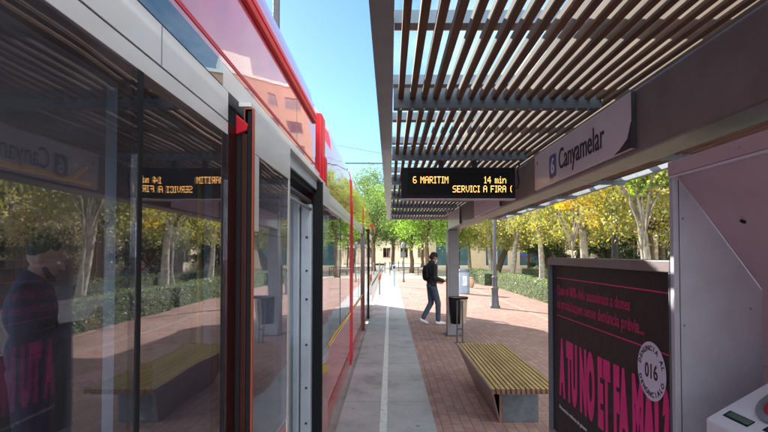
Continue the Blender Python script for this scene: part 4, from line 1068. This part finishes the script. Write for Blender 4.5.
MB().lathe([(.10, 0), (.16, .12), (.19, .28), (.15, .4), (.11, .46), (.14, .5), (.11, .52)], seg=16).build('pot', M['tanwall'], ut, smooth=True)
# fallen leaves
rng = np.random.default_rng(5)
n = 260; P = np.stack([rng.uniform(.6, 5.3, n), rng.uniform(13, 30, n), np.full(n, .012)], 1)
P2 = np.stack([5.1 - np.abs(rng.normal(size=300)) * .25, rng.uniform(3, 30, 300), np.full(300, .012)], 1)
P3 = np.stack([rng.uniform(-.4, 5, 120), rng.uniform(2.2, 14, 120), np.full(120, .012)], 1)
P = np.concatenate([P, P2, P3]); rngs = rng.uniform(.025, .075, len(P))
base = leaves_mesh('leaves', P, rngs, 9, shape=4)
co = np.zeros(len(base.vertices) * 3); base.vertices.foreach_get('co', co); co = co.reshape(-1, 3); co[:, 2] = .006 + (co[:, 2] - .012) * .12 + .006; base.vertices.foreach_set('co', co.ravel())
base.materials.append(M['leafmix']); lo = link(bpy.data.objects.new('fallen_leaves', base)); tag(lo, 'scattered fallen leaves on the brick paving', 'leaves', kind='stuff')

# ================================================================== CAR (behind the hedge)
def car(loc, rz, label):
    c = thing('parked_car', label, 'car', loc, rz)
    prof = [(-2.1, .28), (-2.15, .62), (-2.0, .85), (-1.7, .93), (-1.1, 1.36), (-.6, 1.46), (.3, 1.45), (.75, 1.32), (1.25, .98), (1.95, .86), (2.1, .66), (2.12, .3)]
    body = [(u, min(z, .95)) for u, z in prof]
    body = [(-2.1, .28), (-2.15, .62), (-2.0, .86), (-1.6, .94), (1.2, .96), (1.95, .84), (2.1, .64), (2.12, .3)]
    MB().prism(body, 'x', -.86, .86).build('body', M['carblue'], c, .06)
    v = []; 
    lo_ = [(-1.62, .94), (1.22, .96)]; hi = [(-1.0, 1.44), (.55, 1.44)]
    for s_ in (-1, 1):
        v += [(s_ * .80, -1.62, .935), (s_ * .80, 1.22, .955), (s_ * .64, .55, 1.42), (s_ * .64, -1.0, 1.42)]
    MB().add(v, [(0, 1, 2, 3), (7, 6, 5, 4), (0, 4, 5, 1), (1, 5, 6, 2), (2, 6, 7, 3), (3, 7, 4, 0)]).build('cabin_glass', M['phone'], c, .02)
    MB().box(-.62, .62, -.98, .52, 1.422, 1.47).build('roof', M['carblue'], c, .02)
    for sx in (-1, 1):
        for yy in (-1.3, 1.3):
            w = MB().lathe([(.2, -.11), (.33, -.10), (.34, 0), (.33, .10), (.2, .11)], seg=24).xf(Matrix.Translation((sx * .80, yy, .33)) @ Matrix.Rotation(R(90), 4, 'Y')).build('wheel', M['tyre'], c, smooth=True)
            MB().lathe([(.2, -.115), (.2, .115)], seg=16).xf(Matrix.Translation((sx * .80, yy, .33)) @ Matrix.Rotation(R(90), 4, 'Y')).build('rim', M['chrome'], w)
        MB().box(sx * .5 - .15, sx * .5 + .15, 2.07, 2.13, .6, .72).build('headlight', M['white'], c, .02)
        MB().box(sx * .5 - .15, sx * .5 + .15, -2.18, -2.12, .65, .8).build('tail_light', M['red'], c, .02)
        MB().box(sx * .86, sx * .98, .85, 1.0, .92, 1.04).build('mirror', M['carblue'], c, .02)
car((14.4, 33.0, 0), R(5), 'blue car parked on the road beyond the plane trees')

# ================================================================== BUILDINGS
def facade(parent, name, mat, width, height, holes, thick, Mx, glassm, framem, sill=True, lab=None):
    """wall in local u (0..width), v (0..height), outward normal = -w ; holes list (u0,u1,v0,v1)"""
    us = sorted({0, width} | {h[0] for h in holes} | {h[1] for h in holes}); vs_ = sorted({0, height} | {h[2] for h in holes} | {h[3] for h in holes})
    mb = MB()
    def inside(u, v): return any(h[0] < u < h[1] and h[2] < v < h[3] for h in holes)
    for a, b in zip(vs_[:-1], vs_[1:]):
        run = None
        for c, d in zip(us[:-1], us[1:]):
            if inside((c + d) / 2, (a + b) / 2):
                if run is not None: mb.box(run, c, 0, thick, a, b); run = None
            else:
                if run is None: run = c
        if run is not None: mb.box(run, width, 0, thick, a, b)
    mb.xf(Mx); w = mb.build(name, mat, parent)
    for (a, b, c, d) in holes:
        f = MB(); t = .07
        f.box(a, b, thick * .55, thick * .75, c, c + t).box(a, b, thick * .55, thick * .75, d - t, d).box(a, a + t, thick * .55, thick * .75, c + t, d - t).box(b - t, b, thick * .55, thick * .75, c + t, d - t).box((a + b) / 2 - t / 2, (a + b) / 2 + t / 2, thick * .55, thick * .75, c + t, d - t)
        win = f.xf(Mx).build('window', framem, parent)
        MB().box(a, b, thick * .78, thick * .82, c, d).xf(Mx).build('pane', glassm, win)
        if sill and c > .3: MB().box(a - .1, b + .1, -.08, thick * .5, c - .08, c - .002).xf(Mx).build('sill', M['stone'], win)
    return w
def FX(x, y, z=0, rz=0): return Matrix.Translation((x, y, z)) @ Matrix.Rotation(rz, 4, 'Z')
# cream row facing the park (facade faces -X): local u along -Y  => rotate -90
BA = thing('apartment_building', 'cream rendered building with ground floor shopfronts behind the park trees', 'building', (17, 44, 0))
W = 44
holes = []
u = 1.0; k = 0
while u < W - 3:
    if k % 3 == 2: holes.append((u, u + 2.8, .4, 3.2)); u += 5.0
    else: holes.append((u + .4, u + 2.2, .9, 3.0)); u += 4.6
    k += 1
for fl in range(1, 4):
    u = 1.4
    while u < W - 2: holes.append((u, u + 1.2, fl * 3.4 + 1.4, fl * 3.4 + 3.0)); u += 3.3
Mx = FX(0, 22, 0, R(-90))
facade(BA, 'wall', M['cream'], W, 14.4, holes, .35, Mx, M['winglass'], M['shutter'])
MB().box(.36, 14, -22, 22, 0, 14.4).build('block', M['interior'], BA)
MB().box(-.25, 14.2, -22.2, 22.2, 14.4, 14.8).build('roof', M['stone'], BA)
MB().box(-.08, -.002, -22, 22, 3.75, 4.0).build('cornice', M['stone'], BA)
MB().box(-.03, -.002, -22, 22, 0, .38).build('plinth', M['stone'], BA)
for fl in range(1, 4):
    for u in (4.6, 11.2, 17.8, 24.4, 31.0, 37.6):
        yy = 22 - u
        b = MB().box(-.9, -.002, yy - 1.9, yy + .5, fl * 3.4 + .75, fl * 3.4 + .9).build('balcony', M['stone'], BA)
        rl = MB(); 
        for q_ in range(13): rl.box(-.88, -.86, yy - 1.88 + q_ * .19, yy - 1.86 + q_ * .19, fl * 3.4 + .9, fl * 3.4 + 1.85)
        rl.box(-.9, -.85, yy - 1.9, yy + .5, fl * 3.4 + 1.85, fl * 3.4 + 1.9); rl.build('railing', M['dark'], b)
# front wing facing the camera, teal shopfront with a rainbow flag
BC = thing('shop_building', 'low cream shop building with teal glazed front beyond the far hedge', 'building', (10.5, 56, 0))
holes = [(.6, 4.4, .3, 3.1), (6.2, 8.8, .3, 3.0), (10.0, 12.6, .3, 3.0)]
facade(BC, 'wall', M['cream'], 14, 5.0, holes, .3, FX(-6, 0), M['tealglass'], M['whitewall'])
MB().box(-6, 8, .31, 6, 0, 5.0).build('block', M['cream'], BC)
MB().box(-6.2, 8.2, -.2, 6.2, 5.0, 5.3).build('roof', M['stone'], BC)
FL = thing('rainbow_flag', 'rainbow flag fixed on the shop window between the pale trunks', 'flag', (14.9, 53.5, 1.45))
cols = [(.6, .03, .03), (.75, .25, .02), (.8, .65, .04), (.05, .35, .08), (.04, .10, .5), (.2, .04, .35)]
for i, c in enumerate(cols):
    st = MB()
    for j in range(8):
        x0, x1 = -1 + j * .25, -1 + (j + 1) * .25
        z = lambda x: -.12 * math.cos(x * 1.5); yy = lambda x: .05 * math.sin(x * 5)
        t0 = 1.0 - i * .16; st.add([(x0, yy(x0), t0 + z(x0) - .16), (x1, yy(x1), t0 + z(x1) - .16), (x1, yy(x1), t0 + z(x1)), (x0, yy(x0), t0 + z(x0))], [(0, 1, 2, 3)])
    o = st.build('stripe', pmat('flag_%d' % i, c, .8), FL); md = o.modifiers.new('s', 'SOLIDIFY'); md.thickness = .01
MB().tube([(-1.05, 0, -1.4), (-1.05, 0, 1.2)], .02).build('pole', M['white'], FL)
# tall orange block mirrored high in the tram side
BT = thing('apartment_tower', 'tall orange brick apartment block with white stair tower beyond the park', 'building', (9.0, 66, 0), R(-24))
holes = []
for fl in range(7):
    for u in (1.2, 4.4, 7.6, 10.8): holes.append((u, u + 1.7, fl * 3.3 + 1.1, fl * 3.3 + 2.7))
facade(BT, 'wall', M['orangewall'], 14, 24, holes, .35, FX(0, 0), M['winglass'], M['shutter'])
holes2 = [(u, u + 1.6, fl * 3.3 + 1.1, fl * 3.3 + 2.7) for fl in range(7) for u in (1.5, 5, 8.5)]
facade(BT, 'wall', M['orangewall'], 12, 24, holes2, .35, FX(0, 12.36, 0, R(-90)), M['winglass'], M['shutter'])
MB().box(.36, 14, .36, 12.3, 0, 24).build('block', M['orangewall'], BT)
MB().box(-.2, 14.2, -.2, 12.5, 24, 24.4).build('roof', M['whitewall'], BT)
MB().box(7.6, 11.8, .3, 6, 24.4, 27.0).build('stair_tower', M['whitewall'], BT)
# far end of the street
BE = thing('apartment_building', 'far tan apartment building closing the view past the platform end', 'building', (-6, 92, 0))
holes = [(u, u + 1.4, fl * 3.2 + 1.0, fl * 3.2 + 2.8) for fl in range(3) for u in np.arange(1.5, 22, 3.2)]
facade(BE, 'wall', M['cream'], 24, 9, [tuple(float(q_) for q_ in h) for h in holes], .35, FX(0, 0), M['winglass'], M['shutter'])
MB().box(0, 24, .36, 12, 0, 9).build('block', M['cream'], BE)
MB().box(-.2, 24.2, -.2, 12.2, 9, 9.4).build('roof', M['stone'], BE)
BL = thing('apartment_building', 'tan apartment building across the tracks, hidden behind the tram', 'building', (-22, 30, -.18))
holes = [(float(u), float(u) + 1.4, fl * 3.2 + 1.0, fl * 3.2 + 2.8) for fl in range(2) for u in np.arange(1.5, 38, 4)]
facade(BL, 'wall', M['tanwall'], 40, 7, holes, .35, FX(0, -20, 0, R(90)), M['winglass'], M['shutter'])
MB().box(-10, -.36, -20, 20, 0, 7).build('block', M['tanwall'], BL)

# ================================================================== LIGHT, SKY, CAMERA
SKYT = (.31, .43, .50); CLOUD_FILL = (20, 20.4, 21)  # second colour: unseen clouds behind the viewer, added as fill light
AZ = R(-37.5); EL = R(25.3)
sun = bpy.data.lights.new('sun', 'SUN'); sun.energy = 3.6; sun.angle = R(.5); sun.color = (1, .93, .82)
so = bpy.data.objects.new('sun', sun); COL.objects.link(so)
d = Vector((math.sin(AZ) * math.cos(EL), math.cos(AZ) * math.cos(EL), math.sin(EL)))
so.rotation_euler = d.to_track_quat('Z', 'Y').to_euler(); so.location = d * 50
w = bpy.data.worlds.new('World'); S.world = w; w.use_nodes = True
nt = w.node_tree; L = nt.links; bg = nt.nodes['Background']; bg.inputs[1].default_value = .11
sk = N(nt, 'ShaderNodeTexSky', sky_type='NISHITA', sun_disc=False, sun_elevation=EL, sun_rotation=AZ, air_density=1.0, dust_density=.3, ozone_density=1.5)
tc = N(nt, 'ShaderNodeTexCoord')
mp = N(nt, 'ShaderNodeMapping'); mp.inputs['Scale'].default_value = (3.0, 1.2, 5); mp.inputs['Location'].default_value = (.3, .2, 0); L.new(tc.outputs['Generated'], mp.inputs[0])
cn = N(nt, 'ShaderNodeTexNoise', i_Scale=1.6, i_Detail=9, i_Roughness=.62, i_Distortion=.5); L.new(mp.outputs[0], cn.inputs['Vector'])
cf_ = ramp(nt, cn.outputs[0], [(.34, (0,) * 3), (.68, (1,) * 3)])
sx = N(nt, 'ShaderNodeSeparateXYZ'); L.new(tc.outputs['Generated'], sx.inputs[0])
mr = N(nt, 'ShaderNodeMapRange'); mr.inputs['From Min'].default_value = .02; mr.inputs['From Max'].default_value = .25; L.new(sx.outputs[0], mr.inputs[0])
my = N(nt, 'ShaderNodeMapRange'); my.inputs['From Min'].default_value = .25; my.inputs['From Max'].default_value = -.3; L.new(sx.outputs[1], my.inputs[0])
mk = N(nt, 'ShaderNodeMath', operation='MAXIMUM'); L.new(mr.outputs[0], mk.inputs[0]); L.new(my.outputs[0], mk.inputs[1])
mm = N(nt, 'ShaderNodeMath', operation='MULTIPLY'); L.new(cf_, mm.inputs[0]); L.new(mk.outputs[0], mm.inputs[1])
# the clear sky is held to an even, saturated blue; clouds stand right; far brighter ones are added behind the viewer to fill shade
tint = N(nt, 'ShaderNodeMix', data_type='RGBA', blend_type='MULTIPLY'); tint.inputs[0].default_value = 1; L.new(sk.outputs[0], tint.inputs[6]); tint.inputs[7].default_value = (*SKYT, 1)
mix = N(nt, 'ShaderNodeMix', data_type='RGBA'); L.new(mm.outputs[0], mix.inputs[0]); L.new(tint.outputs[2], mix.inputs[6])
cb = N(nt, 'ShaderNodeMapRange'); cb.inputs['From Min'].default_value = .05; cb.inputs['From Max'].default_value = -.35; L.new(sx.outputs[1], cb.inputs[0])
cc_ = N(nt, 'ShaderNodeMix', data_type='RGBA'); L.new(cb.outputs[0], cc_.inputs[0]); cc_.inputs[6].default_value = (2.6, 2.75, 2.9, 1); cc_.inputs[7].default_value = (*CLOUD_FILL, 1); L.new(cc_.outputs[2], mix.inputs[7])
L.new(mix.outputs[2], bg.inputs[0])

cam = bpy.data.cameras.new('camera'); co_ = bpy.data.objects.new('camera', cam); COL.objects.link(co_); S.camera = co_
cam.sensor_width = 36; cam.lens = 36 * 500 / 768; cam.clip_start = .02; cam.clip_end = 2000
co_.location = (0, 0, 1.65); co_.rotation_euler = (R(91.5), 0, 0)
cam.shift_x = -6 / 768; cam.shift_y = 25 / 768
S.view_settings.view_transform = 'Standard'; S.view_settings.look = 'None'; S.view_settings.gamma = 1; S.view_settings.use_curve_mapping = False
S.view_settings.exposure = 2.05
S.render.engine = 'CYCLES'
S.cycles.max_bounces = 10; S.cycles.transparent_max_bounces = 16
